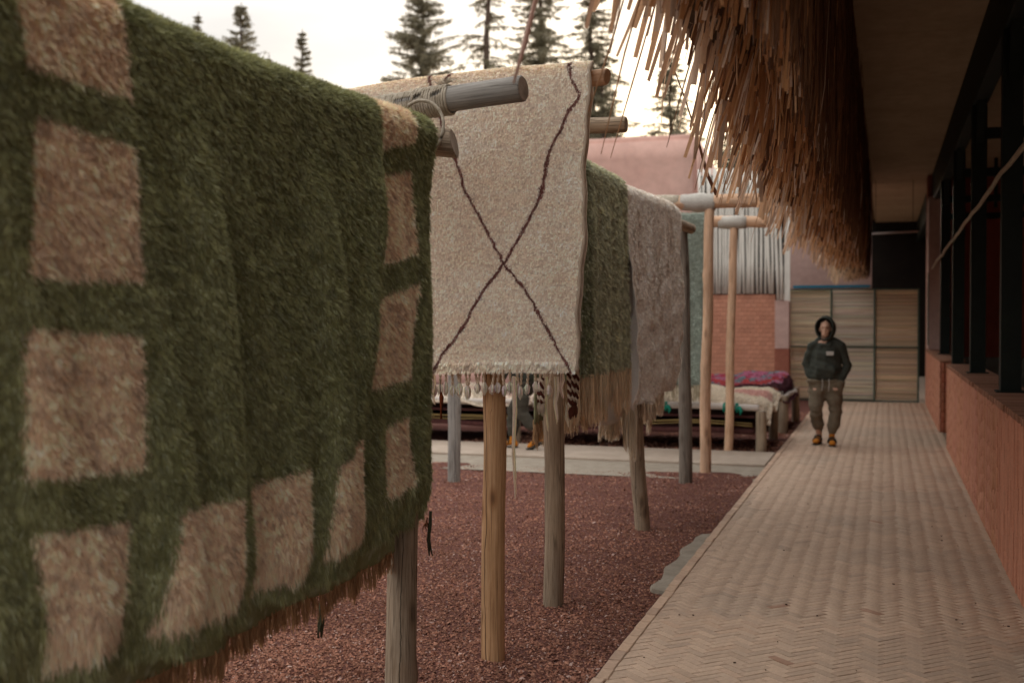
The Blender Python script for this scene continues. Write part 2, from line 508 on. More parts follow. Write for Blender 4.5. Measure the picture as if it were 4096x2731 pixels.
# concrete haunch showing where chips are missing beside the path
mb = MB()
pts = [(-1.30, 7.05), (-1.39, 7.10), (-1.415, 7.2), (-1.385, 7.38), (-1.40, 7.55), (-1.43, 7.75), (-1.395, 8.0), (-1.40, 8.25), (-1.43, 8.42), (-1.39, 8.7), (-1.40, 8.9), (-1.37, 9.05), (-1.30, 9.08)]
n = len(pts)
mb.add([(x, y, -0.004) for x, y in pts] + [(x - (0.03 if x < -1.31 else 0), y, -0.06) for x, y in pts],
       [tuple(range(n - 1, -1, -1))] + [(i, i + 1, n + i + 1, n + i) for i in range(n - 1)])
tag(mb.obj('concrete_haunch', MAT['concrete_grey']), 'ragged grey concrete patch bare of chips at path edge', 'concrete', kind='structure')

BT = MB().box((0, 0, 0), (1, 1, 1), bev=0.25)
def brick_template(size, bev):
    mb = MB().box((0, 0, 0), size, bev=bev)
    return np.array(mb.v), np.array([f for f in mb.f])

def brick_field(parent, items, bev, n_ind, mat_ind, mat_far, near, ind_cols, name='brick', far_name='more_bricks'):
    """items: (center, size, euler, color). The n_ind with the smallest near() become objects, the rest one mesh."""
    order = sorted(range(len(items)), key=lambda i: near(items[i]))
    pl = Vector(parent.location)
    cache = {}
    for i in order[:n_ind]:
        c, s, e, col = items[i]
        ci = min(range(len(ind_cols)), key=lambda k: sum((ind_cols[k][j] - col[j]) ** 2 for j in range(3)))
        key = (tuple(round(q, 4) for q in s), ci)
        if key not in cache:
            cache[key] = MB().box((0, 0, 0), s, bev=bev, col=ind_cols[ci]).mesh(name, mat_ind, attr=True)
        link(name, cache[key], parent, Vector(c) - pl, e)
    rest = order[n_ind:]
    if rest:
        Vs = []; Fs = []; Cs = []; off = 0; tc = {}
        for i in rest:
            c, s, e, col = items[i]
            k = tuple(round(q, 4) for q in s)
            if k not in tc: tc[k] = brick_template(s, bev)
            v, f = tc[k]
            m = np.array(Euler(e).to_matrix())
            Vs.append(v @ m.T + np.array(c) - np.array(pl)); Fs.append(f + off); off += len(v)
            Cs.append(np.tile(np.array(col), (len(v), 1)))
        tag(link(far_name, mesh_np(far_name, np.concatenate(Vs), np.concatenate(Fs), mat_far, np.concatenate(Cs)), parent), kind='stuff')

path = sheet('path', -1.305, 0.80, -1.0, 26.0, -0.006, MAT['mortar'], 2, 2)
tag(path, 'pale herringbone brick path running under the thatch', 'path')
Wd, n3 = 0.05, 3
cut_bricks = MB()
items = []
s2 = math.sqrt(0.5)
def floor_col(x, y):
    p = float(vnoise(np.array([x * 1.3 + 4]), np.array([y * 1.3]), 9)[0])
    q = float(vnoise(np.array([x * 0.9 + 7]), np.array([y * 0.9]), 10)[0])
    b = np.array((0.525, 0.375, 0.268)) * random.uniform(0.92, 1.07)
    if p > 0.66: b = b * 0.8 + np.array((0.28, 0.24, 0.19)) * 0.2
    if q > 0.66: b = b * 0.8 + np.array((0.38, 0.23, 0.155)) * 0.2
    if random.random() < 0.0015: b = np.array((0.38, 0.22, 0.145))
    if random.random() < 0.04: b = b * np.array((0.86, 0.87, 0.88))
    return tuple(b)
for a in range(-60, 380):
    for b in range(-60, 380):
        k = (a - b) % (2 * n3)
        for kind in (0, 1):
            if kind == 0 and k == 0: ca, cb, rz = (a + 1.5), (b + 0.5), 0
            elif kind == 1 and (a - b) % (2 * n3) == 2 * n3 - 1: ca, cb, rz = (a + 0.5), (b + 1.5), 90
            else: continue
            ua, ub = ca * Wd, cb * Wd
            X = (ua - ub) * s2; Y = (ua + ub) * s2
            X += -0.2; Y += 4.2
            if -1.33 < X <= -1.165 and 4.3 < Y < 24.6:
                ang = R(45 if rz == 0 else 135); ca_, sa_ = math.cos(ang), math.sin(ang)
                poly = [(X + ca_ * p * 0.0735 - sa_ * q * 0.0235, Y + sa_ * p * 0.0735 + ca_ * q * 0.0235) for p, q in ((-1, -1), (1, -1), (1, 1), (-1, 1))]
                out = []
                for (xa, ya), (xb, yb) in zip(poly, poly[1:] + poly[:1]):
                    if xa >= -1.238: out.append((xa, ya))
                    if (xa >= -1.238) != (xb >= -1.238):
                        t_ = (-1.238 - xa) / (xb - xa); out.append((-1.238, ya + (yb - ya) * t_))
                if len(out) > 2:
                    m_ = len(out); zt_ = random.gauss(0, 0.0006)
                    cut_bricks.add([(x_, y_, zt_) for x_, y_ in out] + [(x_, y_, -0.03) for x_, y_ in out],
                                   [tuple(range(m_))] + [((i_ + 1) % m_, i_, m_ + i_, m_ + (i_ + 1) % m_) for i_ in range(m_)], floor_col(X, Y))
            elif -1.165 < X < 0.80 and 4.3 < Y < 24.6:
                e = (R(random.gauss(0, 0.35)), R(random.gauss(0, 0.35)), R((45 if rz == 0 else 135) + random.gauss(0, 0.5)))
                items.append(((X + random.gauss(0, 0.0007), Y + random.gauss(0, 0.0007), -0.015 + random.gauss(0, 0.0006)),
                              (0.1475, 0.0470 + random.choice((-0.001, 0, 0.0012)), 0.03), e, floor_col(X, Y)))
FC = [(0.525, 0.375, 0.268), (0.49, 0.35, 0.25), (0.555, 0.398, 0.285), (0.455, 0.33, 0.24), (0.35, 0.20, 0.13), (0.50, 0.35, 0.245)]
def near_cam(it):
    c = it[0]
    d = c[0] ** 2 + c[1] ** 2
    dep = -0.311 * c[0] + 0.950 * c[1]; lat = 0.950 * c[0] + 0.311 * c[1]
    inside = abs(lat) < dep * 0.452 and dep > 5.25
    return d if inside else d + 1000
brick_field(path, items, 0.0022, 300, MAT['brick_floor'], MAT['brick_floor_far'], near_cam, FC)
tag(cut_bricks.obj('cut_bricks', MAT['brick_floor_far'], path, attr=True), kind='stuff')
edging = sheet('path_edging', -1.304, -1.236, -1.0, 24.6, -0.012, MAT['mortar'], 1, 1)
tag(edging, 'single row of pale edging bricks along the path', 'edging')
items = []
y = 4.0
while y < 24.6:
    L = random.uniform(0.147, 0.153)
    c = np.array((0.50, 0.345, 0.24)) * random.uniform(0.85, 1.12)
    items.append(((-1.270 + random.gauss(0, 0.002), y + L / 2, -0.010 + random.gauss(0, 0.0012)), (0.062, 0.1475, 0.034), (R(random.gauss(0, 0.4)), R(random.gauss(0, 0.8)), R(random.gauss(0, 0.7))), tuple(c)))
    y += L + 0.002
brick_field(edging, items, 0.004, 300, MAT['brick_floor'], MAT['brick_floor_far'], lambda it: it[0][1], [(0.50, 0.345, 0.24), (0.45, 0.305, 0.215), (0.54, 0.375, 0.265)])
vf = sheet('veranda_floor', 0.80, 5.2, -1.0, 36.5, -0.010, MAT['concrete'], 2, 2)
tag(vf, 'plain pale floor inside the dark veranda', 'floor')
fl2 = sheet('room_floor', -0.6, 0.80, 26.0, 36.5, -0.009, MAT['concrete'], 2, 2)
tag(fl2, 'floor of the dark room beyond the reed screens', 'floor')

# ------------------------------------------------------------------ low brick walls by the path
def low_wall(y0, y1, y_vis, n_ind, label):
    root = empty('low_wall', (0.96, (y0 + y1) / 2, 0), label, 'wall')
    wobj(MB().box((0.972, (y0 + y1) / 2, 0.52), (0.315, y1 - y0 - 0.02, 1.08), bev=0.004), 'wall_core', MAT['wall_mortar'], root)
    items = []; caps = []
    wc = lambda: tuple(np.array((0.56, 0.258, 0.165)) * random.uniform(0.92, 1.06) * np.array((1, random.uniform(0.92, 1.1), random.uniform(0.9, 1.1))))
    y = y_vis
    while y < y1 - 0.03:
        z = -random.uniform(0.0, 0.14); dx = random.gauss(0, 0.0015); hue = wc()
        while z < 1.03:
            zc = max(z, -0.02); ze = min(z + 0.149, 1.06)
            if ze - zc > 0.02:
                hgt = round((ze - zc) / 0.0149) * 0.0149
                items.append(((0.802 + dx + random.gauss(0, 0.0007), y + 0.025, zc + hgt / 2), (0.030, 0.0491, hgt),
                              (R(random.gauss(0, 0.3)), 0, R(random.gauss(0, 1.0))), tuple(0.6 * a_ + 0.4 * b_ for a_, b_ in zip(hue, wc()))))
            z += 0.1495
        y += 0.05
    for z in range(7):   # the two ends of the wall
        for k in range(6):
            for yy in (y0, y1):
                items.append(((0.845 + k * 0.0505, yy, z * 0.1505 + 0.074), (0.0475, 0.03, 0.1475), (0, 0, R(random.gauss(0, 1))), tuple(np.array(wc()) * np.array((0.8, 0.6, 0.55)))))
    y = y_vis
    while y < y1:
        caps.append(((0.968 + random.gauss(0, 0.004), y + 0.025, 1.087 + random.gauss(0, 0.0012)), (0.365, 0.0475, 0.045), (R(random.gauss(0, 0.7)), 0, R(random.gauss(0, 0.5))),
                     tuple(np.array((0.36, 0.185, 0.12)) * random.uniform(0.7, 1.25))))
        y += 0.05
    WC = [(0.56, 0.258, 0.165), (0.525, 0.24, 0.153), (0.595, 0.276, 0.178), (0.42, 0.16, 0.10)]
    brick_field(root, items, 0.0012, n_ind, MAT['brick_wall'], MAT['brick_wall_far'], lambda it: it[0][1] + (0 if it[0][0] < 0.82 and it[0][1] > 7.0 else 500), WC)
    capp = wobj(MB().box((0.97, (y0 + y1) / 2, 1.0625), (0.33, y1 - y0 - 0.03, 0.006)), 'wall_top', MAT['wall_mortar'], root)
    brick_field(root, caps, 0.004, min(n_ind, 180), MAT['brick_wall'], MAT['brick_wall_far'], lambda it: it[0][1], [(0.36, 0.185, 0.12), (0.29, 0.145, 0.09), (0.42, 0.22, 0.15)], 'coping_brick', 'more_coping_bricks')
    return root
low_wall(1.0, 16.15, 6.3, 300, 'long low wall of upright red bricks under the green posts')
low_wall(18.3, 24.4, 18.3, 0, 'short far section of low red wall past the doorway gap')

# ------------------------------------------------------------------ veranda building
ver = empty('veranda_building', (2.6, 14, 0), 'dark veranda with green steel posts and flat brown ceiling', 'building')
ys = [-4.0, -1.6, 0.4, 2.2, 5.6, 9.0, 12.4, 15.8, 19.2, 22.6, 26.0, 29.4, 32.8, 36.2]
for a, b in zip(ys[1:-1], ys[2:]):
    x0 = -0.30
    wobj(MB().box(((x0 + 5.2) / 2, (a + b) / 2, 4.66), (5.2 - x0, b - a - 0.012, 0.05)), 'ceiling_panel', MAT['ceiling'], ver)
wobj(MB().box((2.35, 12.2, 4.72), (5.7, 27.6, 0.05)), 'roof_deck', MAT['roof_core'], ver)
wobj(MB().box((2.35, 31.0, 4.7235), (5.7, 10.8, 0.05)), 'roof_deck', MAT['roof_core'], ver)
wobj(MB().box((5.15, 17.3, 2.3), (0.2, 37.8, 4.70)), 'inner_wall', MAT['plaster_maroon'], ver)
wobj(MB().box((5.035, 19.2, 0.46), (0.03, 33.8, 0.92)), 'dado', MAT['plaster_grey'], ver)
wobj(MB().box((3.13, 25.2, 2.78), (3.84, 0.2, 3.7)), 'end_wall', MAT['plaster_maroon'], ver)
wobj(MB().box((3.13, 25.19, 0.455), (3.84, 0.24, 0.93)), 'dado', MAT['plaster_grey'], ver)
wobj(MB().box((2.1, 36.3, 2.6), (6.2, 0.2, 5.30)), 'end_wall', MAT['void'], ver)  # end wall coloured near-black in place of the room's shade
for yb in (3.1, 6.6, 10.04, 13.47, 17.0, 20.65, 24.1):
    zb = 1.112 if yb < 16 or yb > 18 else 0.0
    if 16.2 < yb < 18.3: zb = -0.01
    wobj(MB().box((0.97, yb, (zb + 4.03) / 2), (0.155, 0.155, 4.03 - zb), bev=0.006), 'post', MAT['steel_green'], ver)
    p = wobj(MB().box((3.05, yb, 3.73), (4.0, 0.1, 0.115), bev=0.004), 'cross_beam', MAT['steel_green'], ver)
    mb = MB()
    for sgn in (-1, 1):
        mb.add([(0.93, yb + sgn * 0.079, 4.03), (0.93, yb + sgn * 0.40, 4.03), (0.93, yb + sgn * 0.079, 3.62),
                (1.01, yb + sgn * 0.079, 4.03), (1.01, yb + sgn * 0.40, 4.03), (1.01, yb + sgn * 0.079, 3.62)],
               [(0, 1, 2), (5, 4, 3), (0, 3, 4, 1), (1, 4, 5, 2), (2, 5, 3, 0)])
    wobj(mb, 'bracket', MAT['steel_green'], ver)
    if yb > 5:
        wobj(MB().box((0.97, yb, zb + 0.006), (0.22, 0.22, 0.012)), 'base_plate', MAT['steel_green'], ver)
for yb in (8.3, 11.75, 15.2, 18.8, 22.4):   # slender intermediate uprights above the brackets
    wobj(MB().box((1.9, yb, 4.18), (0.06, 0.06, 0.9)), 'hanger', MAT['steel_green'], ver)
wobj(MB().box((0.97, 17.5, 4.33), (0.15, 37.6, 0.60), bev=0.006), 'edge_beam', MAT['steel_green'], ver)
wobj(MB().box((2.6, 19.0, 4.05), (0.08, 33.0, 0.1)), 'purlin', MAT['steel_green'], ver)
wobj(MB().box((0.97, 23.95, 2.6), (0.335, 0.75, 2.97), bev=0.01), 'pillar', MAT['plaster_rose'], ver)
wobj(MB().box((0.97, 24.75, 2.3), (0.33, 0.7, 4.6), bev=0.01), 'pillar', MAT['plaster_red'], ver)
# gas pipe clips on the far pillar
wobj(MB().tube([(0.80, 23.5, 1.2), (0.795, 23.5, 2.2), (0.80, 23.5, 2.6)], 0.012, 8), 'conduit', MAT['frame_green'], ver)

lamp = empty('tube_lamp', (0.2, 25.4, 3.55), 'unlit tube lamp hanging in the dark room above the screens', 'lamp')
wobj(MB().tube([(-0.30, 25.4, 3.52), (0.66, 25.4, 3.55)], 0.022, 10), 'tube', MAT['lamp'], lamp, True)
wobj(MB().box((0.18, 25.42, 3.575), (1.0, 0.06, 0.04)), 'housing', MAT['steel_green'], lamp)
for x in (-0.2, 0.55):
    wobj(MB().tube([(x, 25.42, 3.59), (x, 25.42, 4.63)], 0.006, 5), 'hanger', MAT['steel_green'], lamp)

# rope strung along the posts
pts = []
for i in range(60):
    t = i / 59
    Y = 4.0 + t * 20.0
    sag = 0.0
    pts.append((0.868 + 0.004 * math.sin(i * 0.7), Y, 2.90 - 0.010 * (Y - 4) - 0.012 * math.sin(Y * 1.7) - 0.006 * math.sin(Y * 4.3)))
rp = MB().tube(pts, 0.019, 8, wob=0.06).obj('rope', MAT['rope'], smooth=True)
tag(rp, 'slack pale rope strung along the dark green veranda posts', 'rope')

# ------------------------------------------------------------------ reed screens at the end of the path
MAT['added_mat'] = M('added_pale_mat', (0.50, 0.37, 0.22), (0.70, 0.54, 0.35), 3, 0.9, stretch=(1, 1, 30), bmp=0.4)
fen = empty('reed_screen', (-0.64, 24.7, 0), 'reed screen in a green frame closing off the path end', 'screen')
fx = [-1.93, -1.062, -0.198, 0.655]
for i in range(3):
    a, b = fx[i], fx[i + 1]
    for (z0, z1) in ((0.04, 1.115), (1.14, 2.30)):
        mb = MB()
        hue = [(0.92, 0.76, 0.54), (0.88, 0.78, 0.62), (0.85, 0.67, 0.46)][i]  # panel tones carry reed colour and some painted shade
        z = z0
        while z < z1:
            r = random.uniform(0.0085, 0.0115)
            z += r * 1.9
            sag = random.gauss(0, 0.006)
            til = random.gauss(0, 0.006)
            k = random.uniform(0.62, 1.12)
            c = tuple(h * k * random.uniform(0.94, 1.06) for h in hue)
            mb.tube([(a + (b - a) * t, 24.705 + random.gauss(0, 0.003), z + sag * math.sin(t * math.pi) + til * (t - 0.5)) for t in (0.01, 0.33, 0.66, 0.99)],
                    [r * random.uniform(0.85, 1.1) for _ in range(4)], 6, c, cap=False)
            z += r * 0.1
        tag(wobj(mb, 'reed_panel', MAT['attr_reed'], fen, True, True), kind='stuff')
for i in range(3):
    wobj(MB().box(((fx[i] + fx[i + 1]) / 2, 24.728, 1.17), (fx[i + 1] - fx[i] - 0.002, 0.012, 2.26)), 'added_backing', MAT['added_mat'], fen)  # pale sheet added behind the reeds so the gaps stay bright
for x in fx:
    wobj(MB().box((x, 24.66, 1.17), (0.035, 0.035, 2.34), bev=0.003), 'upright', MAT['frame_green'], fen)
for z in (0.02, 1.128, 2.32):
    for i in range(3):
        wobj(MB().box(((fx[i] + fx[i + 1]) / 2, 24.66, z), (fx[i + 1] - fx[i] - 0.036, 0.03, 0.03), bev=0.003), 'rail', MAT['frame_green'], fen)

# ------------------------------------------------------------------ buildings behind
tw = empty('terracotta_wall', (-3.6, 23.2, 0), 'terracotta tiled wall below the whitewashed stick screen', 'wall')
wobj(MB().box((-4.6, 23.22, 1.09), (5.06, 0.4, 2.22)), 'wall_core', MAT['wall_mortar'], tw)
items = []
for r in range(26):
    x = -4.4 + (0.06 if r % 2 else 0)
    while x < -2.12:
        c = np.array((0.52, 0.245, 0.16)) * random.uniform(0.92, 1.07) * np.array((1, random.uniform(0.9, 1.15), random.uniform(0.9, 1.1)))
        items.append(((x + 0.06, 23.012 + random.gauss(0, 0.0015), r * 0.0845 + 0.042), (0.1165, 0.03, 0.081), (0, 0, 0), tuple(c)))
        x += 0.12
    if r % 2 == 0:
        items.append(((-2.0905, 23.012, r * 0.0845 + 0.042), (0.0565, 0.03, 0.081), (0, 0, 0), (0.46, 0.20, 0.125)))
brick_field(tw, items, 0.003, 290, MAT['brick_wall'], MAT['brick_wall_far'], lambda it: (0 if it[0][2] > 0.55 else 50) - it[0][0], [(0.52, 0.245, 0.16), (0.485, 0.225, 0.147), (0.55, 0.262, 0.172)], 'tile', 'more_tiles')
pier = wobj(MB().box((-1.93, 23.2, 1.60), (0.268, 0.42, 0.95), bev=0.006), 'pier', MAT['plaster_rose'], tw)
wobj(MB().box((-1.93, 23.195, 0.56), (0.276, 0.44, 1.12), bev=0.006), 'pier_base', MAT['plaster_red'], tw)

stk = empty('stick_screen', (-2.7, 23.0, 2.2), 'screen of crooked whitewashed sticks above the terracotta wall', 'screen')
x = -3.55; k = 0
while x < -1.88:
    r = random.uniform(0.024, 0.034)
    lean = 0.05 * (1 if x > -2.3 else 0.4) * random.uniform(-0.2, 1.0) * -1
    z0 = 2.21 if x < -2.10 else 2.08
    mb = MB().tube([(x + lean * (q - 0.3) * 2 + random.gauss(0, 0.006), 22.99 + random.gauss(0, 0.008), z0 + q * 2.5) for q in (0, 0.25, 0.5, 0.75, 1.0)], [r * random.uniform(0.85, 1.1) for _ in range(5)], 7, wob=0.05)
    wobj(mb, 'stick', MAT['stick_white'], stk, True)
    x += r * 2 + random.choice((0.004, 0.008, 0.014, 0.03 if x > -2.4 else 0.012)); k += 1
wobj(MB().box((-1.835, 23.03, 3.35), (0.11, 0.05, 2.6), bev=0.004), 'board', MAT['stick_white'], stk)
for z in (2.7, 3.9, 4.5):
    wobj(MB().box((-2.7, 23.07, z), (1.75, 0.04, 0.06)), 'batten', MAT['wood_dark'], stk)
wobj(MB().box((-2.7, 23.14, 3.4), (1.75, 0.05, 2.4)), 'backing_panel', MAT['void'], stk)  # dark sheet put behind the sticks for the shade in the gaps

rw = empty('rose_wall', (-1.1, 25.6, 0), 'dusty rose wall above the reed screens with a blue stripe', 'wall')
wobj(MB().box((-1.30, 25.62, 2.345), (2.06, 0.24, 4.69)), 'wall_face', MAT['plaster_rose'], rw)
wobj(MB().box((-1.10, 25.485, 2.41), (1.6, 0.02, 0.055)), 'stripe', MAT['blue'], rw)

def adobe(root, name, x0, x1, y0, y1, z1, mat):
    """thick adobe block with worn round edges"""
    bm = bmesh.new()
    bmesh.ops.create_cube(bm, size=1)
    bmesh.ops.scale(bm, vec=(x1 - x0, y1 - y0, z1), verts=bm.verts)
    bmesh.ops.translate(bm, vec=((x0 + x1) / 2, (y0 + y1) / 2, z1 / 2), verts=bm.verts)
    bmesh.ops.bevel(bm, geom=[e for e in bm.edges if max(v.co.z for v in e.verts) > 0.1], offset=0.16, segments=4, affect='EDGES')
    bmesh.ops.subdivide_edges(bm, edges=[e for e in bm.edges if e.calc_length() > 0.8], cuts=14, use_grid_fill=True)
    for v in bm.verts:
        v.co += Vector((random.gauss(0, 0.006), random.gauss(0, 0.006), random.gauss(0, 0.006))) + Vector((0, 0, 0.012 * math.sin(v.co.x * 1.1) if v.co.z > z1 - 0.2 else 0))
    me = bpy.data.meshes.new(name); bm.to_mesh(me); bm.free()
    me.polygons.foreach_set('use_smooth', [True] * len(me.polygons))
    return link(name, me, root, -Vector((-7.0, 29.0, 0)), mat=mat)
pb = empty('adobe_building', (-7.2, 29, 0), 'tall pink adobe building with worn edges behind the rugs', 'building')
adobe(pb, 'wall_block', -11.0, -4.07, 26.0, 32.0, 5.97, MAT['plaster_pink'])
adobe(pb, 'side_block', -4.3, -3.94, 26.12, 31.8, 5.62, MAT['plaster_pink'])
pb.rotation_euler = (0, 0, R(4.0))

# ------------------------------------------------------------------ rug racks
def rack(label):
    return label
G_RACK = 'log racks for drying rugs'
def new_rack(loc, label):
    return empty('drying_rack', loc, label, 'rack', G_RACK)

rkA = new_rack((-2.0, 4.6, 0), 'front log rack with rope bound crossbar carrying the green checked rug')
log('post', (-2.035, 4.62, -0.25), (-2.01, 4.60, 2.42), 0.071, 0.063, MAT['wood_grey'], rkA, 1)
log('post', (-2.0, 1.45, -0.25), (-2.0, 1.45, 2.40), 0.065, 0.06, MAT['wood_grey'], rkA, 2)
log('ridge_log', (-2.03, 1.2, 2.42), (-2.0, 4.72, 2.49), 0.062, 0.06, MAT['wood_grey'], rkA, 3)
rope_log = log('crossbar', (-4.6, 5.30, 2.60), (-1.555, 4.90, 2.735), 0.055, 0.0595, MAT['wood_bluegrey'], rkA, 4, bend=0.004, lump=0.02)
log('stub_log', (-2.35, 4.97, 2.58), (-1.865, 4.84, 2.50), 0.062, 0.066, MAT['wood_grey'], rkA, 5, bend=0.003, cut=-0.55)
log('post', (-4.3, 5.25, -0.25), (-4.3, 5.25, 2.52), 0.062, 0.058, MAT['wood_grey'], rkA, 6)
# rope wound round the crossbar
A0 = Vector((-4.6, 5.30, 2.60)); A1 = Vector((-1.555, 4.90, 2.735)); ad = (A1 - A0).normalized()
Ltot = (A1 - A0).length
def wound(t0, t1, rr, turns_r, parent, name):
    side = ad.cross(Vector((0, 0, 1))).normalized(); up = side.cross(ad)
    pitch = turns_r * 2.02
    nt_ = (t1 - t0) / pitch
    N = int(nt_ * 14)
    pts = []
    for i in range(N):
        t = t0 + (t1 - t0) * i / (N - 1)
        a = 2 * math.pi * nt_ * i / (N - 1)
        rad = rr * (1 + 0.02 * math.sin(a * 0.37))
        pts.append(A0 + ad * t + side * (rad * math.cos(a)) + up * (rad * math.sin(a)))
    return wobj(MB().tube(pts, turns_r * 0.98, 6), name, MAT['rope'], parent, True)
wound(Ltot - 1.15, Ltot - 0.52, 0.062, 0.0062, rkA, 'rope_binding')
wound(Ltot - 0.54, Ltot - 0.365, 0.068, 0.0066, rkA, 'rope_binding')
mb = MB()
for i in range(46):
    p = A0 + ad * (Ltot - 0.38 - random.uniform(0, 0.05)) + Vector((0, -0.01, 0.072))
    q = p + Vector((random.uniform(-0.05, 0.09), random.uniform(-0.03, 0.03), random.uniform(0.0, 0.035)))
    mb.tube([p, (p + q) / 2 + Vector((0, 0, 0.012)), q], [0.0012, 0.001, 0.0005], 4, cap=False)
wobj(mb, 'rope_end', MAT['rope'], rkA)
pts = [(-2.0 + 0.105 * math.cos(a), 4.79 + 0.015 * math.sin(a * 2), 2.56 + 0.13 * math.sin(a)) for a in np.linspace(2.2, -0.9, 26)]
wobj(MB().tube(pts, 0.008, 6), 'rope_loop', MAT['rope'], rkA, True)

rkB = new_rack((-1.9, 5.45, 0), 'rack with fresh yellow pine post holding the cream diamond rug')
log('post', (-1.895, 5.455, -0.25), (-1.885, 5.485, 2.79), 0.062, 0.056, MAT['wood_new'], rkB, 11, lump=0.07, end_mat=MAT['end_grain_new'])
log('ridge_log', (-4.6, 5.52, 2.74), (-1.30, 5.45, 2.885), 0.042, 0.040, MAT['wood_pale'], rkB, 12, bend=0.003, end_mat=MAT['end_grain_new'], cut=0.25)
log('post', (-4.25, 5.52, -0.25), (-4.25, 5.52, 2.72), 0.06, 0.055, MAT['wood_grey'], rkB, 13)

rkC = new_rack((-1.9, 9.24, 0), 'long weathered grey rack under the green and the shaggy cream rugs')
log('post', (-1.885, 6.58, -0.25), (-1.88, 6.58, 2.78), 0.063, 0.056, MAT['wood_grey'], rkC, 21, lump=0.08)
log('post', (-1.915, 9.24, -0.25), (-1.99, 9.22, 2.62), 0.066, 0.060, MAT['wood_grey'], rkC, 22, lump=0.09, bend=0.022)
log('post', (-1.985, 12.05, -0.25), (-2.06, 12.05, 2.72), 0.072, 0.060, MAT['wood_dark'], rkC, 23)
log('post', (-4.33, 11.28, -0.25), (-4.36, 11.28, 2.62), 0.068, 0.062, MAT['wood_bluegrey'], rkC, 24, lump=0.08)
log('post', (-4.33, 6.62, -0.25), (-4.33, 6.62, 2.75), 0.06, 0.056, MAT['wood_grey'], rkC, 25)
log('ridge_log', (-1.99, 6.35, 2.68), (-1.99, 12.3, 2.66), 0.06, 0.055, MAT['wood_grey'], rkC, 26)
log('ridge_log', (-4.36, 6.35, 2.66), (-4.36, 12.1, 2.66), 0.06, 0.055, MAT['wood_grey'], rkC, 27)
log('crossbar', (-4.7, 6.60, 2.90), (-1.455, 6.58, 2.845), 0.050, 0.047, MAT['wood_grey'], rkC, 28, bend=0.004)

rkD = new_rack((-1.9, 12.81, 0), 'pale pine T rack with a cloth wrapped joint')
log('post', (-1.905, 12.81, -0.2), (-1.88, 12.81, 2.93), 0.064, 0.055, MAT['wood_pale'], rkD, 31)
log('crossbar', (-6.6, 12.81, 3.05), (-1.30, 12.81, 2.995), 0.083, 0.080, MAT['wood_pale'], rkD, 32, end_mat=MAT['end_grain_new'])
log('post', (-6.3, 12.81, -0.2), (-6.3, 12.81, 2.96), 0.06, 0.055, MAT['wood_pale'], rkD, 33)
def sleeve(p0, p1, radii, parent, mat, seed=0, name='wrap'):
    p0 = Vector(p0); p1 = Vector(p1); n = len(radii)
    pts = [p0.lerp(p1, i / (n - 1)) + Vector((0, 0, 0.002 * math.sin(i * 2.1 + seed))) for i in range(n)]
    return wobj(MB().tube(pts, radii, 16, wob=0.004), name, mat, parent, True)
sleeve((-2.19, 12.81, 3.016), (-1.80, 12.81, 3.003), [0.087, 0.091, 0.092, 0.095, 0.101, 0.108, 0.109, 0.105, 0.101, 0.099, 0.097, 0.089], rkD, MAT['wrap'])
sleeve((-2.62, 12.81, 3.018), (-2.21, 12.81, 3.014), [0.084, 0.092, 0.094, 0.094, 0.091, 0.086], rkD, MAT['rope'])
rkE = new_rack((-1.9, 14.91, 0), 'farther pale pine T rack beside the day bed')
log('post', (-1.94, 14.91, -0.2), (-1.85, 14.91, 2.88), 0.058, 0.05, MAT['wood_pale'], rkE, 41)
log('crossbar', (-7.2, 14.91, 3.05), (-1.40, 14.91, 2.945), 0.076, 0.072, MAT['wood_pale'], rkE, 42, end_mat=MAT['end_grain_new'])
log('post', (-7.0, 14.91, -0.2), (-7.0, 14.91, 2.96), 0.055, 0.05, MAT['wood_pale'], rkE, 43)
sleeve((-2.06, 14.91, 2.957), (-1.70, 14.91, 2.952), [0.076, 0.084, 0.086, 0.086, 0.084, 0.077], rkE, MAT['wrap'])

# ------------------------------------------------------------------ rugs
def smoothstep(a, b, x):
    t = np.clip((x - a) / (b - a), 0, 1)
    return t * t * (3 - 2 * t)

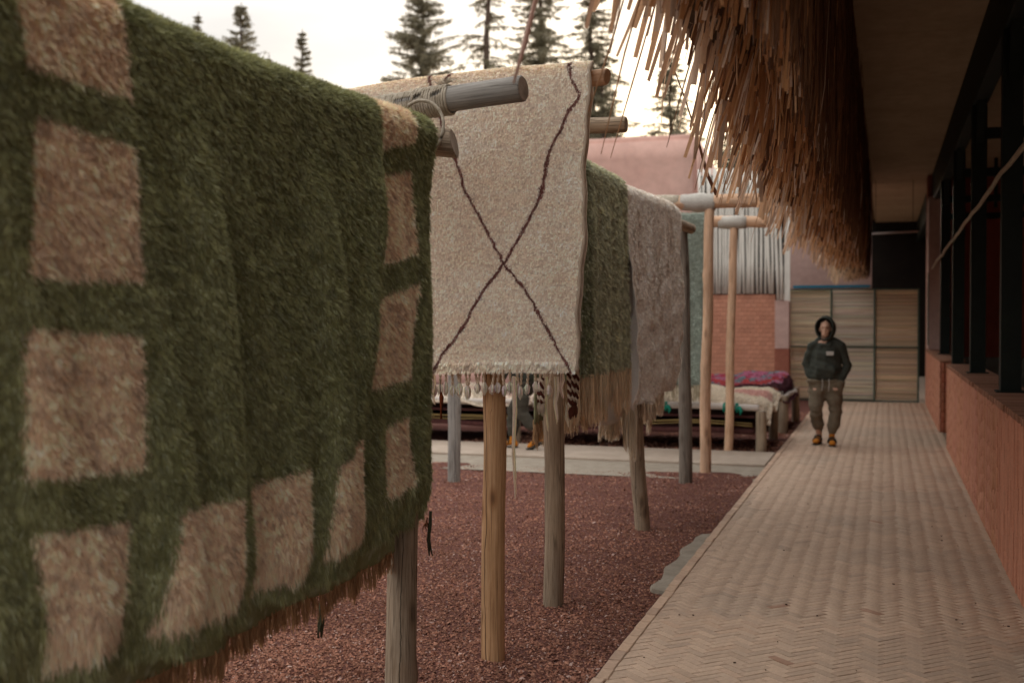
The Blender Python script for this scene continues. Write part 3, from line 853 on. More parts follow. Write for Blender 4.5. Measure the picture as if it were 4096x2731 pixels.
class Drape:
    """A rug folded over a bar. u in 0..1 runs along the bar, v is arc length in metres: 0 at the front hem,
    Lf at the crest, then down the back. axis 'Y' or 'X' is the bar's direction; out is the side that faces the path/camera."""
    def __init__(s, axis, out, u0, u1, bar, barz, hemf, hemb, rad, fold, skew=None, sag=None):
        s.axis, s.out, s.u0, s.u1, s.bar, s.barz, s.hf, s.hb, s.r = axis, out, u0, u1, bar, barz, hemf, hemb, rad
        s.fold, s.skew, s.sag = fold, skew, sag
        s.Lf = barz - hemf; s.La = math.pi * rad; s.Lb = barz - hemb
        s.L = s.Lf + s.La + s.Lb
    def flat(s, u, v):
        """(along, z) of a point before folds, for patterns"""
        a = s.u0 + (s.u1 - s.u0) * u
        z = np.where(v < s.Lf, s.hf + v, s.barz + s.r * np.sin(np.clip((v - s.Lf) / s.r, 0, math.pi)))
        return a, z
    def __call__(s, u, v):
        u = np.asarray(u, float); v = np.asarray(v, float)
        a = s.u0 + (s.u1 - s.u0) * u
        th = np.clip((v - s.Lf) / s.r, 0, math.pi)
        o = s.r * np.cos(th)
        z = np.where(v < s.Lf, s.hf + v, np.where(v < s.Lf + s.La, s.barz + s.r * np.sin(th), s.barz - (v - s.Lf - s.La)))
        drop = np.clip((s.barz - z) / max(s.Lf, 1e-3), 0, 1.3)
        front = np.where(v < s.Lf + s.La * 0.5, 1.0, -0.6)
        o = o + front * s.fold(a, z, drop)
        if s.skew is not None: a = a + s.skew(u, drop, front)
        if s.sag is not None: z = z + s.sag(a)
        if s.axis == 'Y':
            return np.stack([s.bar + s.out * o, a, z], -1)
        return np.stack([a, s.bar + s.out * o, z], -1)
    def normal(s, u, v):
        e = 0.004
        P = s(u, v)
        du = s(np.clip(u + e, -0.1, 1.1), v) - P
        dv = s(u, v + e) - P
        N = np.cross(du, dv)
        N /= np.linalg.norm(N, axis=-1, keepdims=True) + 1e-9
        Pc = s(0.5, s.Lf * 0.5); n0 = np.cross(s(0.51, s.Lf * 0.5) - Pc, s(0.5, s.Lf * 0.5 + 0.01) - Pc)
        want = np.array([s.out, 0, 0]) if s.axis == 'Y' else np.array([0, s.out, 0])
        return P, N * (1.0 if np.dot(n0, want) > 0 else -1.0)

def rug_backing(d, root, mat, nu=60, nv=90, thick=0.012, colfn=None):
    U, Vv = np.meshgrid(np.linspace(0, 1, nu + 1), np.linspace(0, d.L, nv + 1))
    P, N = d.normal(U, Vv)
    base = np.array(root.location)
    top = (P - base).reshape(-1, 3); bot = (P - N * thick - base).reshape(-1, 3)
    i = np.arange(nu)[None, :] + (nu + 1) * np.arange(nv)[:, None]
    q = np.stack([i, i + 1, i + nu + 2, i + nu + 1], -1).reshape(-1, 4)
    m = len(top)
    F = [q, q[:, ::-1] + m]
    ring = list(range(0, nu + 1)) + [(nu + 1) * k + nu for k in range(1, nv + 1)] + [(nu + 1) * nv + k for k in range(nu - 1, -1, -1)] + [(nu + 1) * k for k in range(nv - 1, 0, -1)]
    rr = np.array(ring); r2 = np.roll(rr, -1)
    F.append(np.stack([r2, rr, rr + m, r2 + m], -1))
    cc = None
    if colfn is not None:      # the weave carries the same dyed pattern as the pile
        a, z = d.flat(U.ravel(), Vv.ravel())
        c = colfn(a, z, Vv.ravel(), U.ravel(), np.random.default_rng(2)) * 0.9
        cc = np.concatenate([c, c * 0.8]); mat = MAT['attr_weave']
    return link('backing', mesh_np('backing', np.concatenate([top, bot]), np.concatenate(F), mat, cc, smooth=True), root)

def rug_pile(d, root, n, colfn, length, width, clump, seed, v1=None, lay=0.8, rnd=0.25, umin=0.0, umax=1.0, name='pile', down=1.0, clk=0.55, mott=0.68):
    g = np.random.default_rng(seed)
    v1 = d.L if v1 is None else v1
    u = g.uniform(umin, umax, n); v = g.uniform(0, v1, n)
    P, N = d.normal(u, v)
    W = abs(d.u1 - d.u0)
    # bundles of yarn: tips gather towards a jittered cell centre
    cu = np.floor(u * W / clump); cv = np.floor(v / clump)
    def hs(a, b, k):
        x = np.sin(a * 127.1 + b * 311.7 + k * 74.7) * 43758.5453
        return x - np.floor(x)
    uc = (cu + 0.2 + 0.6 * hs(cu, cv, 1)) * clump / W; vc = (cv + 0.2 + 0.6 * hs(cu, cv, 2)) * clump
    C = d(np.clip(uc, 0, 1), np.clip(vc, 0, d.L))
    ck = hs(cu, cv, 3)
    dirc = np.stack([hs(cu, cv, 4), hs(cu, cv, 5), hs(cu, cv, 6)], -1) - 0.5
    T = np.array([0, 0, -down]) - N * (N @ np.array([0, 0, -down]))[:, None]
    D = N * (1.0 - 0.45 * lay) + T * lay + dirc * rnd * 1.6 + g.normal(0, rnd * 0.5, (n, 3))
    D /= np.linalg.norm(D, axis=1, keepdims=True)
    Ln = length * g.uniform(0.6, 1.15, n) * (0.8 + 0.4 * ck)
    tip = P + D * Ln[:, None] + (C - P) * clk
    S = np.cross(D, N + g.normal(0, 0.38, (n, 3)))      # fibres lie like shingles, flat side outward
    S /= np.linalg.norm(S, axis=1, keepdims=True) + 1e-9
    w = width * g.uniform(0.7, 1.3, n)
    mid = P * 0.4 + tip * 0.6 + N * (Ln * 0.14)[:, None]
    base = np.array(root.location)
    low = P * 0.75 + mid * 0.25
    V = np.stack([low - S * w[:, None] * .62, low + S * w[:, None] * .62, tip], 1) - base
    F = np.arange(3 * n).reshape(-1, 3)
    a, z = d.flat(u, v)
    c = colfn(a, z, v, u, g)
    mot = vnoise(u * W / 0.022, v / 0.022, seed + 5) * 0.6 + vnoise(u * W / 0.05, v / 0.05, seed + 6) * 0.4
    c = c * (0.80 + 0.4 * ck)[:, None] * (1 + mott * (mot - 0.5))[:, None] * g.uniform(0.82, 1.18, n)[:, None]
    col = np.repeat(c, 3, axis=0)
    o = link(name, mesh_np(name, V.reshape(-1, 3), F, MAT['attr_rug'], col, smooth=False), root)
    return tag(o, kind='stuff')

def inside_poly(px, py, poly):
    r = np.zeros(px.shape, bool)
    n = len(poly)
    for i in range(n):
        x0, y0 = poly[i]; x1, y1 = poly[(i + 1) % n]
        c = ((y0 > py) != (y1 > py)) & (px < (x1 - x0) * (py - y0) / (y1 - y0 + 1e-12) + x0)
        r ^= c
    return r

def seg_dist(px, py, pts):
    d = np.full(px.shape, 9.0)
    for (x0, y0), (x1, y1) in zip(pts[:-1], pts[1:]):
        dx, dy = x1 - x0, y1 - y0
        t = np.clip(((px - x0) * dx + (py - y0) * dy) / (dx * dx + dy * dy + 1e-12), 0, 1)
        d = np.minimum(d, np.hypot(px - x0 - t * dx, py - y0 - t * dy))
    return d

MAT['attr_weave'] = M_attr('dyed_weave', 0.95, 0, False, 0.3, 90, spec=0.05)
MAT['back_green'] = M('green_backing', (0.13, 0.13, 0.07), (0.18, 0.18, 0.10), 30, 0.95, bmp=0.4)
MAT['back_cream'] = M('cream_backing', (0.66, 0.54, 0.42), (0.76, 0.65, 0.52), 40, 0.95, bmp=0.4)
MAT['back_teal'] = M('teal_backing', (0.2, 0.23, 0.19), (0.27, 0.3, 0.25), 40, 0.95, bmp=0.4)
MAT['back_orange'] = M('rust_backing', (0.30, 0.15, 0.07), (0.42, 0.22, 0.11), 40, 0.95, bmp=0.4)

# --- 1: green rug with cream blocks
r1 = empty('hanging_rug', (-1.95, 3.4, 0.8), 'large shaggy green rug with a border of cream blocks', 'rug', 'rugs hung over log racks')
BLK = [[(2.10, 2.64), (2.52, 2.64), (2.551, 2.316), (2.174, 2.313)],
       [(2.202, 2.202), (2.55, 2.196), (2.559, 1.836), (2.164, 1.824)],
       [(2.163, 1.703), (2.545, 1.697), (2.541, 1.335), (2.17, 1.343)],
       [(2.186, 1.208), (2.489, 1.205), (2.468, 0.876), (2.254, 0.854)],
       [(2.643, 1.211), (2.998, 1.21), (3.012, 0.863), (2.568, 0.89)],
       [(3.136, 1.219), (3.471, 1.238), (3.459, 0.872), (3.152, 0.865)],
       [(3.612, 1.227), (3.879, 1.287), (4.024, 0.995), (4.008, 0.904), (3.564, 0.909)],
       [(4.14, 2.53), (4.25, 2.69), (4.53, 2.69), (4.52, 2.46), (4.17, 2.395)],
       [(4.20, 2.295), (4.51, 2.34), (4.575, 1.98), (4.18, 1.93)],
       [(4.08, 1.79), (4.59, 1.857), (4.50, 1.452), (4.07, 1.438)],
       [(4.23, 1.27), (4.465, 1.305), (4.55, 0.985), (4.25, 0.98)]]
def fold1(y, z, dr):
    yf = 4.12 - 0.26 * smoothstep(2.2, 1.1, z) + 0.06 * smoothstep(1.1, 0.8, z)
    step = -0.05 * smoothstep(-0.05, 0.10, y - yf) * smoothstep(2.62, 2.2, z)
    ridge = 0.035 * np.exp(-((y - yf + 0.07) / 0.075) ** 2) * smoothstep(2.6, 2.1, z)
    w = smoothstep(0.0, 0.35, dr) * (0.4 + 0.6 * dr) * (0.036 * np.sin(y * 7.2 + 0.6 + 0.5 * np.sin(z * 2)) + 0.024 * np.sin(y * 17.0 + z * 1.2 + 1.0)) * smoothstep(4.2, 3.9, y)
    w2 = 0.012 * np.sin(y * 25 + 1.5 * np.sin(z * 3)) * smoothstep(0.0, 0.3, dr)
    left = -0.10 * smoothstep(2.28, 2.05, y) * smoothstep(2.5, 1.6, z)
    hem = -0.05 * smoothstep(1.0, 0.78, z)
    return step + ridge + w + w2 + left + hem + 0.03 * smoothstep(2.6, 1.6, z)
d1 = Drape('Y', 1, 1.97, 4.75, -2.0, 2.485, 0.80, 0.66, 0.095, fold1,
           skew=lambda u, dr, fr: (1 - u) * 0.24 * np.clip(dr, 0, 1) ** 1.5 * np.where(fr > 0, 1.0, 0.3) - u * 0.03 * dr,
           sag=lambda a: -0.05 * np.sin(np.clip((a - 1.6) / 3.0, 0, 1) * math.pi) ** 1 + 0.02)
def col1(a, z, v, u, g):
    n = len(a)
    inb = np.zeros(n, bool)
    aa = a + (1 - u) * 0.15 * np.clip((2.48 - z) / 1.7, 0, 1) ** 1.5 + g.normal(0, 0.006, n); zz = z + g.normal(0, 0.006, n) + 0.01
    for p in BLK: inb |= inside_poly(aa, zz, p)
    inb &= v < d1.Lf + d1.La * 0.62
    t = vnoise(a * 14, z * 14, 3)[:, None]
    green = np.array([0.300, 0.300, 0.140]) * (1 - t) + np.array([0.385, 0.388, 0.205]) * t
    green = np.where(g.uniform(0, 1, n)[:, None] < 0.13, np.array([0.50, 0.52, 0.35]), green)
    m = g.uniform(0, 1, n)[:, None] ** 1.5
    cream = np.array([1.0, 0.82, 0.625]) * (1 - m * 0.35) + np.array([0.78, 0.46, 0.24]) * m * 0.35
    return np.where(inb[:, None], cream, green)
rug_backing(d1, r1, MAT['back_green'], 150, 170, colfn=col1)
rug_pile(d1, r1, 520000, col1, 0.025, 0.0026, 0.0135, 1, v1=d1.Lf + d1.La * 0.75, lay=0.8, rnd=0.32, clk=0.42)
rug_pile(d1, r1, 30000, col1, 0.05, 0.0030, 0.020, 2, v1=d1.Lf * 0.1, lay=1.1, rnd=0.22, name='hem_pile')

def fringe(d, root, n, zlen, w, col, seed, back=True, u0=0.0, u1=1.0, name='fringe', jitter=0.3, inset=0.004):
    """loose warp threads hanging from a hem, joined into one part"""
    g = np.random.default_rng(seed)
    u = np.sort(g.uniform(u0, u1, n))
    vv = np.full(n, d.L - 0.001 if back else 0.001)
    P = d(u, vv)
    lump = vnoise(u * 60, u * 0 + seed, seed)
    L = zlen * (0.7 + 0.35 * lump) * g.uniform(1 - jitter, 1.0, n)
    ph = g.uniform(0, 6.28, n)
    ns = 4
    Vs = []
    perp = np.array([0.0, 1.0, 0.0]) if d.axis == 'Y' else np.array([1.0, 0.0, 0.0])
    oth = np.array([1.0, 0, 0]) if d.axis == 'Y' else np.array([0, 1.0, 0])
    ang = g.uniform(-0.9, 0.9, n)
    S = perp[None] * np.cos(ang)[:, None] + oth[None] * np.sin(ang)[:, None]
    off = g.normal(0, 0.006, n)
    for i in range(ns + 1):
        t = i / ns
        c = P + oth[None] * (off + 0.006 * np.sin(ph + t * 4))[:, None] + perp[None] * (0.008 * np.sin(ph * 1.7 + t * 5) * t)[:, None]
        c = c + np.array([0, 0, -1.0])[None] * (L * t)[:, None] + np.array([0, 0, 0.01])
        ww = (w * (1 - 0.55 * t ** 3) * 0.5) * np.ones(n)
        Vs.append(c - S * ww[:, None]); Vs.append(c + S * ww[:, None])
    V = np.stack(Vs, 1) - np.array(root.location)
    k = np.arange(n)[:, None] * (2 * (ns + 1))
    F = np.concatenate([k + np.array([2 * i, 2 * i + 1, 2 * i + 3, 2 * i + 2]) for i in range(ns)])
    c = np.array(col)[None] * g.uniform(0.7, 1.15, n)[:, None]
    o = link(name, mesh_np(name, V.reshape(-1, 3), F, MAT['attr_fringe'], np.repeat(c, 2 * (ns + 1), 0)), root)
    return tag(o, kind='stuff')
fringe(d1, r1, 2000, 0.13, 0.006, (0.46, 0.27, 0.14), 5, back=True)
def cord_tassel(root, p, L, col, seed, n=3, spread=0.012, w=0.006):
    rs = np.random.RandomState(seed)
    mb = MB()
    for i in range(n):
        q = [(p[0] + rs.uniform(-1, 1) * spread * (t + 0.2), p[1] + rs.uniform(-1, 1) * spread * (t + 0.2) + (i - n / 2) * spread * 0.9 * t, p[2] - L * t * rs.uniform(0.92, 1.0)) for t in (0, 0.3, 0.65, 1)]
        mb.tube(q, [w, w * 0.9, w * 1.1, w * 0.5], 6, col)
    return wobj(mb, 'tassel', MAT['attr_fringe'], root, True, True)
cord_tassel(r1, (-1.91, 4.67, 0.85), 0.20, (0.07, 0.07, 0.042), 1)
cord_tassel(r1, (-2.09, 3.98, 0.62), 0.17, (0.085, 0.085, 0.05), 2, 4, 0.010, 0.005)
cord_tassel(r1, (-1.93, 4.68, 0.82), 0.06, (0.30, 0.12, 0.06), 3, 5, 0.014, 0.003)

# --- 2: cream rug with brown diamond lines
r2 = empty('hanging_rug', (-2.4, 5.45, 1.4), 'cream wool rug with thin dark brown diamond lines and tassels', 'rug', 'rugs hung over log racks')
LN = [[(-1.52, 3.10), (-1.487, 2.954), (-1.458, 2.857), (-1.425, 2.792), (-1.48, 2.68), (-1.557, 2.514), (-1.601, 2.303), (-1.702, 2.135), (-1.804, 1.965), (-1.93, 1.793), (-2.023, 1.64), (-2.129, 1.508), (-2.165, 1.43), (-2.22, 1.38)],
      [(-2.27, 3.05), (-2.239, 2.952), (-2.199, 2.862), (-2.151, 2.738), (-2.069, 2.516), (-1.999, 2.317), (-1.895, 2.118), (-1.804, 1.965), (-1.679, 1.835), (-1.601, 1.706), (-1.534, 1.578), (-1.468, 1.472), (-1.45, 1.38)],
      [(-2.05, 3.05), (-2.081, 2.963), (-2.139, 2.858), (-2.187, 2.762), (-2.282, 2.591), (-2.5, 2.2)]]
fold2 = lambda x, z, dr: 0.006 + 0.014 * np.sin(x * 5.0 + 0.4 + 0.6 * z) * dr + 0.009 * np.sin(x * 11 + z * 3) + 0.020 * smoothstep(1.50, 1.40, z) - 0.02 * smoothstep(-1.60, -1.42, x) * dr
d2 = Drape('X', -1, -3.55, -1.375, 5.45, 2.855, 1.425, 1.62, 0.082, fold2,
           skew=lambda u, dr, fr: -u * 0.055 * np.clip(dr, 0, 1.2) - np.where(fr < 0, 0.02, 0.0) + u ** 8 * (0.008 * np.sin(dr * 13 + 1) + 0.004 * np.sin(dr * 37)), sag=lambda a: 0.045 * (a + 1.4) + 0.02 - 0.02 * np.sin((a + 1.4) * 2.2))
def col2(a, z, v, u, g):
    n = len(a)
    drop = np.clip((2.855 - z) / 1.43, 0, 1)
    aa = a - u * 0.055 * drop + 0.012 * (vnoise(z * 30, a * 30, 8) - 0.5) + 0.02 * (vnoise(z * 9, a * 2, 18) - 0.5)
    zz = z + 0.045 * (a + 1.4) + 0.02 + 0.012 * (vnoise(a * 40, z * 40, 9) - 0.5)
    dist = np.full(n, 9.0)
    for L in LN: dist = np.minimum(dist, seg_dist(aa, zz, L))
    ln = (dist < 0.0072 + g.normal(0, 0.002, n)) & (v < d2.Lf + d2.La * 0.8)
    t = (0.5 * vnoise(a * 9, z * 60, 5) + 0.5 * vnoise(a * 3, z * 9, 6))[:, None]
    base = np.array([1.0, 0.895, 0.775]) * (1 - t) + np.array([0.95, 0.78, 0.62]) * t
    brown = np.array([0.20, 0.085, 0.07])[None] * g.uniform(0.6, 1.7, n)[:, None]
    return np.where(ln[:, None], brown, base)
rug_backing(d2, r2, MAT['back_cream'], 120, 130, colfn=col2)
rug_pile(d2, r2, 280000, col2, 0.010, 0.0038, 0.010, 3, v1=d2.Lf + d2.La * 0.8, lay=1.05, rnd=0.22, umin=0.28, clk=0.35, mott=0.2)
rug_pile(d2, r2, 14000, col2, 0.024, 0.0042, 0.013, 4, v1=0.05, lay=0.9, rnd=0.2, umin=0.28, name='hem_pile', mott=0.2)
# selvedge down the right edge
for vv0, vv1, nm in ((0.0, d2.Lf, 'selvedge'),):
    pts = [d2(1.0, v) + np.array([0.006, -0.004, 0]) for v in np.linspace(0.0, d2.Lf + d2.La * 0.4, 50)]
    wobj(MB().tube([tuple(p) for p in pts], [0.010 + 0.003 * math.sin(i * 2.3) for i in range(50)], 6, (0.52, 0.41, 0.31), wob=0.2), 'selvedge', MAT['attr_fringe'], r2, True, True)

def braid(mb, p, L, r, cols, seed, strands=2, seg=5):
    rs = np.random.RandomState(seed)
    n = max(8, int(L / 0.006))
    lx = rs.uniform(-0.012, 0.012); ly = rs.uniform(-0.008, 0.008)
    for s in range(strands):
        ph = 2 * math.pi * s / strands
        pts = []
        for i in range(n):
            t = i / (n - 1)
            a = ph + t * L / 0.022 * 2 * math.pi * 0.5
            pts.append((p[0] + lx * t * t + r * 0.62 * math.cos(a), p[1] + ly * t + r * 0.62 * math.sin(a), p[2] - L * t))
        mb.tube(pts, r * 0.62, seg, cols[s % len(cols)])
    return (p[0] + lx, p[1] + ly, p[2] - L)
def pompom(mb, p, L, w, col, seed):
    rs = np.random.RandomState(seed)
    for i in range(26):
        a = rs.uniform(0, 6.28); q = math.sqrt(rs.uniform(0, 1))
        x = math.cos(a) * w * q; y = math.sin(a) * w * q
        k = rs.uniform(0.75, 1.1)
        mb.tube([(p[0] + x * 0.15, p[1] + y * 0.15, p[2] + 0.004), (p[0] + x, p[1] + y, p[2] - L * 0.4 * k), (p[0] + x * 0.85, p[1] + y * 0.85, p[2] - L * 0.8 * k), (p[0] + x * 0.35 + rs.uniform(-.004, .004), p[1] + y * 0.3, p[2] - L * k)],
                [0.002, 0.0032, 0.0026, 0.0008], 4, tuple(c * rs.uniform(0.85, 1.1) for c in col), cap=False)
xs = [-2.175, -2.135, -2.105, -2.075, -2.045, -2.03, -2.00, -1.975, -1.95, -1.925, -1.905, -1.85, -1.825, -1.80, -1.765, -1.73, -1.705, -1.672, -1.635, -1.603, -1.568, -1.55]
for i, x in enumerate(xs + [-2.22, -2.26, -2.31, -2.36, -2.42]):
    mb = MB()
    zt = float(d2(np.array([(x + 3.55) / 2.155]), np.array([0.0]))[0][2]) + 0.01
    L = random.uniform(0.055, 0.085)
    e = braid(mb, (x, 5.345 + random.uniform(0, 0.02), zt), L, 0.0065, [(0.66, 0.49, 0.35), (0.72, 0.55, 0.40)], i)
    pompom(mb, e, random.uniform(0.045, 0.07), random.uniform(0.012, 0.019), (0.88, 0.78, 0.66), i)
    wobj(mb, 'tassel', MAT['attr_fringe'], r2, True, True)
for x, y, zt, L, sd in ((-1.615, 5.36, 1.41, 0.115, 51), (-1.60, 5.352, 1.41, 0.12, 52), (-1.475, 5.40, 1.46, 0.19, 53), (-1.455, 5.41, 1.46, 0.18, 54), (-1.438, 5.42, 1.45, 0.17, 55)):
    mb = MB()
    e = braid(mb, (x, y, zt), L, 0.011, [(0.10, 0.03, 0.02), (0.58, 0.45, 0.34)], sd)
    pompom(mb, e, 0.06, 0.010, (0.12, 0.04, 0.025) if sd > 52 else (0.5, 0.4, 0.3), sd)
    tag(wobj(mb, 'tassel', MAT['attr_fringe'], r2, True, True), 'brown and cream braided tassel')
# loose strands and the long one
for (x, y, zt, L, n, sd) in ((-1.735, 5.34, 1.42, 0.62, 6, 1), (-1.53, 5.37, 1.42, 0.25, 7, 2), (-1.575, 5.36, 1.42, 0.30, 4, 3), (-1.50, 5.47, 1.28, 0.12, 14, 4), (-1.505, 5.38, 1.44, 0.13, 6, 6), (-2.165, 5.34, 1.42, 0.17, 3, 5)):
    rs = np.random.RandomState(sd + 70); mb = MB()
    for i in range(n):
        k = rs.uniform(0.72, 1.0)
        x0 = x + rs.uniform(-0.012, 0.012)
        mb.tube([(x0, y, zt), (x0 + 0.004, y, zt - L * .3 * k), (x0 * .6 + x * .4 - 0.006, y, zt - L * .62 * k), (x0 * .4 + x * .6 + 0.006, y, zt - L * k)], [0.0035, 0.004, 0.004, 0.0012], 5, tuple(c * rs.uniform(0.85, 1.1) for c in (0.78, 0.64, 0.47)), cap=False)
    wobj(mb, 'loose_strand', MAT['attr_fringe'], r2, True, True)
# small brown wooden needle hooked in the fringe
ndl = empty('weaving_needle', (-2.13, 5.335, 1.30), 'small brown needle dangling in the cream rug tassels', 'needle')
mb = MB().tube([(-2.125, 5.335, 1.335), (-2.122, 5.335, 1.31), (-2.122, 5.335, 1.285), (-2.125, 5.335, 1.24), (-2.124, 5.335, 1.20)], [0.004, 0.012, 0.010, 0.004, 0.006], 8, (0.16, 0.04, 0.015))
wobj(mb, 'blade', MAT['attr_fringe'], ndl, True, True)
wobj(MB().tube([(-2.128, 5.33, 1.40), (-2.122, 5.327, 1.30), (-2.108, 5.33, 1.225)], 0.0018, 5, (0.02, 0.015, 0.012)), 'thread', MAT['attr_fringe'], ndl, True, True)

# --- 3: green rug farther back
r3 = empty('hanging_rug', (-1.99, 7.6, 1.3), 'plain moss green rug with long straw coloured fringe behind cream rug', 'rug', 'rugs hung over log racks')
fold3 = lambda y, z, dr: (0.035 * np.sin(y * 15.5 + 0.5 * np.sin(z * 2)) + 0.014 * np.sin(y * 31 + 1)) * smoothstep(0.02, 0.5, dr) + 0.02
d3 = Drape('Y', 1, 6.75, 8.55, -1.99, 2.685, 1.325, 1.05, 0.085, fold3)
def col3(a, z, v, u, g):
    t = vnoise(a * 9, z * 5, 13)[:, None]
    c = np.array([0.24, 0.255, 0.145]) * (1 - t) + np.array([0.31, 0.32, 0.195]) * t
    olive = smoothstep(7.3, 7.5, a)[:, None]
    c = c * (1 - 0.9 * olive) + np.array([0.60, 0.59, 0.41]) * 0.9 * olive
    return np.where(g.uniform(0, 1, len(a))[:, None] < 0.15, np.array([0.55, 0.54, 0.42]), c)
rug_backing(d3, r3, MAT['back_green'], 90, 60, colfn=col3)
rug_pile(d3, r3, 90000, col3, 0.030, 0.007, 0.022, 7, v1=d3.Lf + d3.La * 0.7, lay=0.8, rnd=0.25)
fringe(d3, r3, 2200, 0.38, 0.007, (0.92, 0.76, 0.55), 8, back=False)
fringe(d3, r3, 500, 0.20, 0.010, (0.50, 0.34, 0.2), 9, back=True, name='back_fringe')

# --- 4: shaggy cream grey rug
r4 = empty('hanging_rug', (-1.99, 9.8, 1.0), 'pale cream rug with deep vertical folds between green rug and dark post', 'rug', 'rugs hung over log racks')
def fold4(y, z, dr):
    return 0.012 * np.sin(y * 26 + np.sin(z * 5)) * np.sin(z * 21 + y * 3) * smoothstep(0.1, 0.4, dr) + (0.06 * np.sin(y * 9.6 + 0.7 * np.sin(z * 1.6)) + 0.03 * np.sin(y * 21 + 2 + z)) * smoothstep(0.02, 0.5, dr) + 0.02 - 0.05 * smoothstep(1.25, 1.0, z) * (0.5 + 0.5 * np.sin(y * 6.0))
d4 = Drape('Y', 1, 8.57, 11.0, -1.99, 2.69, 1.03, 0.90, 0.09, fold4, skew=lambda u, dr, fr: -0.22 * (u - 0.4) * np.clip(dr, 0, 1) ** 2)
d4.sag = lambda a: -0.03 * smoothstep(10.6, 11.0, a) + 0.10 * (a - 9.8) * 0.3
def col4(a, z, v, u, g):
    t = vnoise(a * 12, z * 6, 15)[:, None]; q = (vnoise(a * 5 + 9, z * 5, 16)[:, None] > 0.74)
    c = np.array([0.94, 0.88, 0.80]) * (1 - t) + np.array([0.86, 0.77, 0.68]) * t
    return np.where(q & (g.uniform(0, 1, len(a))[:, None] < 0.25), np.array([0.62, 0.52, 0.40]), c)
rug_backing(d4, r4, MAT['back_cream'], 100, 70, colfn=col4)
rug_pile(d4, r4, 90000, col4, 0.020, 0.008, 0.022, 17, v1=d4.Lf + d4.La * 0.7, lay=1.15, rnd=0.2, mott=0.3)
fringe(d4, r4, 1200, 0.17, 0.010, (0.82, 0.70, 0.54), 18, back=True)
fringe(d4, r4, 160, 0.42, 0.012, (0.82, 0.72, 0.57), 19, back=False, u0=0.0, u1=0.09, name='corner_fringe')
fringe(d4, r4, 260, 0.20, 0.012, (0.82, 0.70, 0.54), 20, back=False, u0=0.15, u1=0.6, name='front_fringe')
fringe(d4, r4, 90, 0.36, 0.010, (0.80, 0.68, 0.52), 23, back=True, u0=0.80, u1=0.87, name='loose_fringe')

# --- 5: pale sage rug on the far rack
r5 = empty('hanging_rug', (-2.9, 14.9, 0.8), 'pale sage green rug on the far pine rack', 'rug', 'rugs hung over log racks')
d5 = Drape('X', -1, -3.9, -2.23, 14.91, 2.99, 0.84, 0.8, 0.10, lambda x, z, dr: (0.02 * np.sin(x * 16) + 0.012 * np.sin(x * 33 + 1)) * dr + 0.01)
rug_backing(d5, r5, MAT['back_teal'], 50, 50)
def col5(a, z, v, u, g):
    t = vnoise(a * 16, z * 5, 25)[:, None]
    return np.array([0.40, 0.46, 0.39]) * (1 - t) + np.array([0.28, 0.31, 0.25]) * t
rug_pile(d5, r5, 26000, col5, 0.02, 0.011, 0.03, 27, v1=d5.Lf + d5.La * 0.6, lay=0.9, rnd=0.2)
fringe(d5, r5, 300, 0.22, 0.012, (0.48, 0.41, 0.29), 28, back=False)

# ------------------------------------------------------------------ thatch eave
th = empty('thatch_eave', (-0.5, 13.0, 2.4), 'deep brown straw thatch eave hanging along the path', 'thatch')
prof = [(-0.33, 2.98), (-0.60, 2.92), (-0.88, 3.02), (-1.02, 3.5), (-0.95, 4.2), (-0.34, 4.62)]
m_ = len(prof); mb = MB()
mb.add([(x, -1.4, z) for x, z in prof] + [(x, 24.2, z) for x, z in prof], [tuple(range(m_ - 1, -1, -1)), tuple(range(m_, 2 * m_))] + [(i, (i + 1) % m_, m_ + (i + 1) % m_, m_ + i) for i in range(m_)])
wobj(mb, 'packed_core', MAT['roof_core'], th)
mb = MB()
mb.add([(-0.78, -1.5, 4.0), (-0.28, -1.5, 4.80), (2.0, -1.5, 6.1), (5.4, -1.5, 4.80), (-0.78, 26.2, 4.0), (-0.28, 26.2, 4.80), (2.0, 26.2, 6.1), (5.4, 26.2, 4.80),
        (-0.50, -1.5, 4.66), (-0.50, 26.2, 4.66), (-1.0, -1.5, 4.3), (-1.0, 26.2, 4.3)],
       [(10, 2, 6, 11), (2, 3, 7, 6), (1, 3, 7, 5), (0, 10, 11, 4), (0, 1, 5, 4), (0, 1, 3, 2, 10), (4, 5, 7, 6, 11)])
wobj(mb, 'roof_slope', MAT['roof_core'], th)
g = np.random.default_rng(77)
def straw_cols(n, g, inner=False):
    t = g.uniform(0, 1, (n, 1))
    c = np.array([0.42, 0.18, 0.068]) * (1 - t) + np.array([0.68, 0.39, 0.19]) * t
    if inner: return (np.array([0.10, 0.045, 0.02]) * (1 - t) + np.array([0.26, 0.13, 0.06]) * t)  # inner-face straws get dark colours that paint in the eave's shade
    pale = g.uniform(0, 1, n) < 0.15
    c[pale] = np.array([0.78, 0.60, 0.46]) * g.uniform(0.8, 1.1, (pale.sum(), 1))
    dark = g.uniform(0, 1, n) < 0.22
    c[dark] = np.array([0.17, 0.075, 0.035]) * g.uniform(0.7, 1.2, (dark.sum(), 1))
    return c
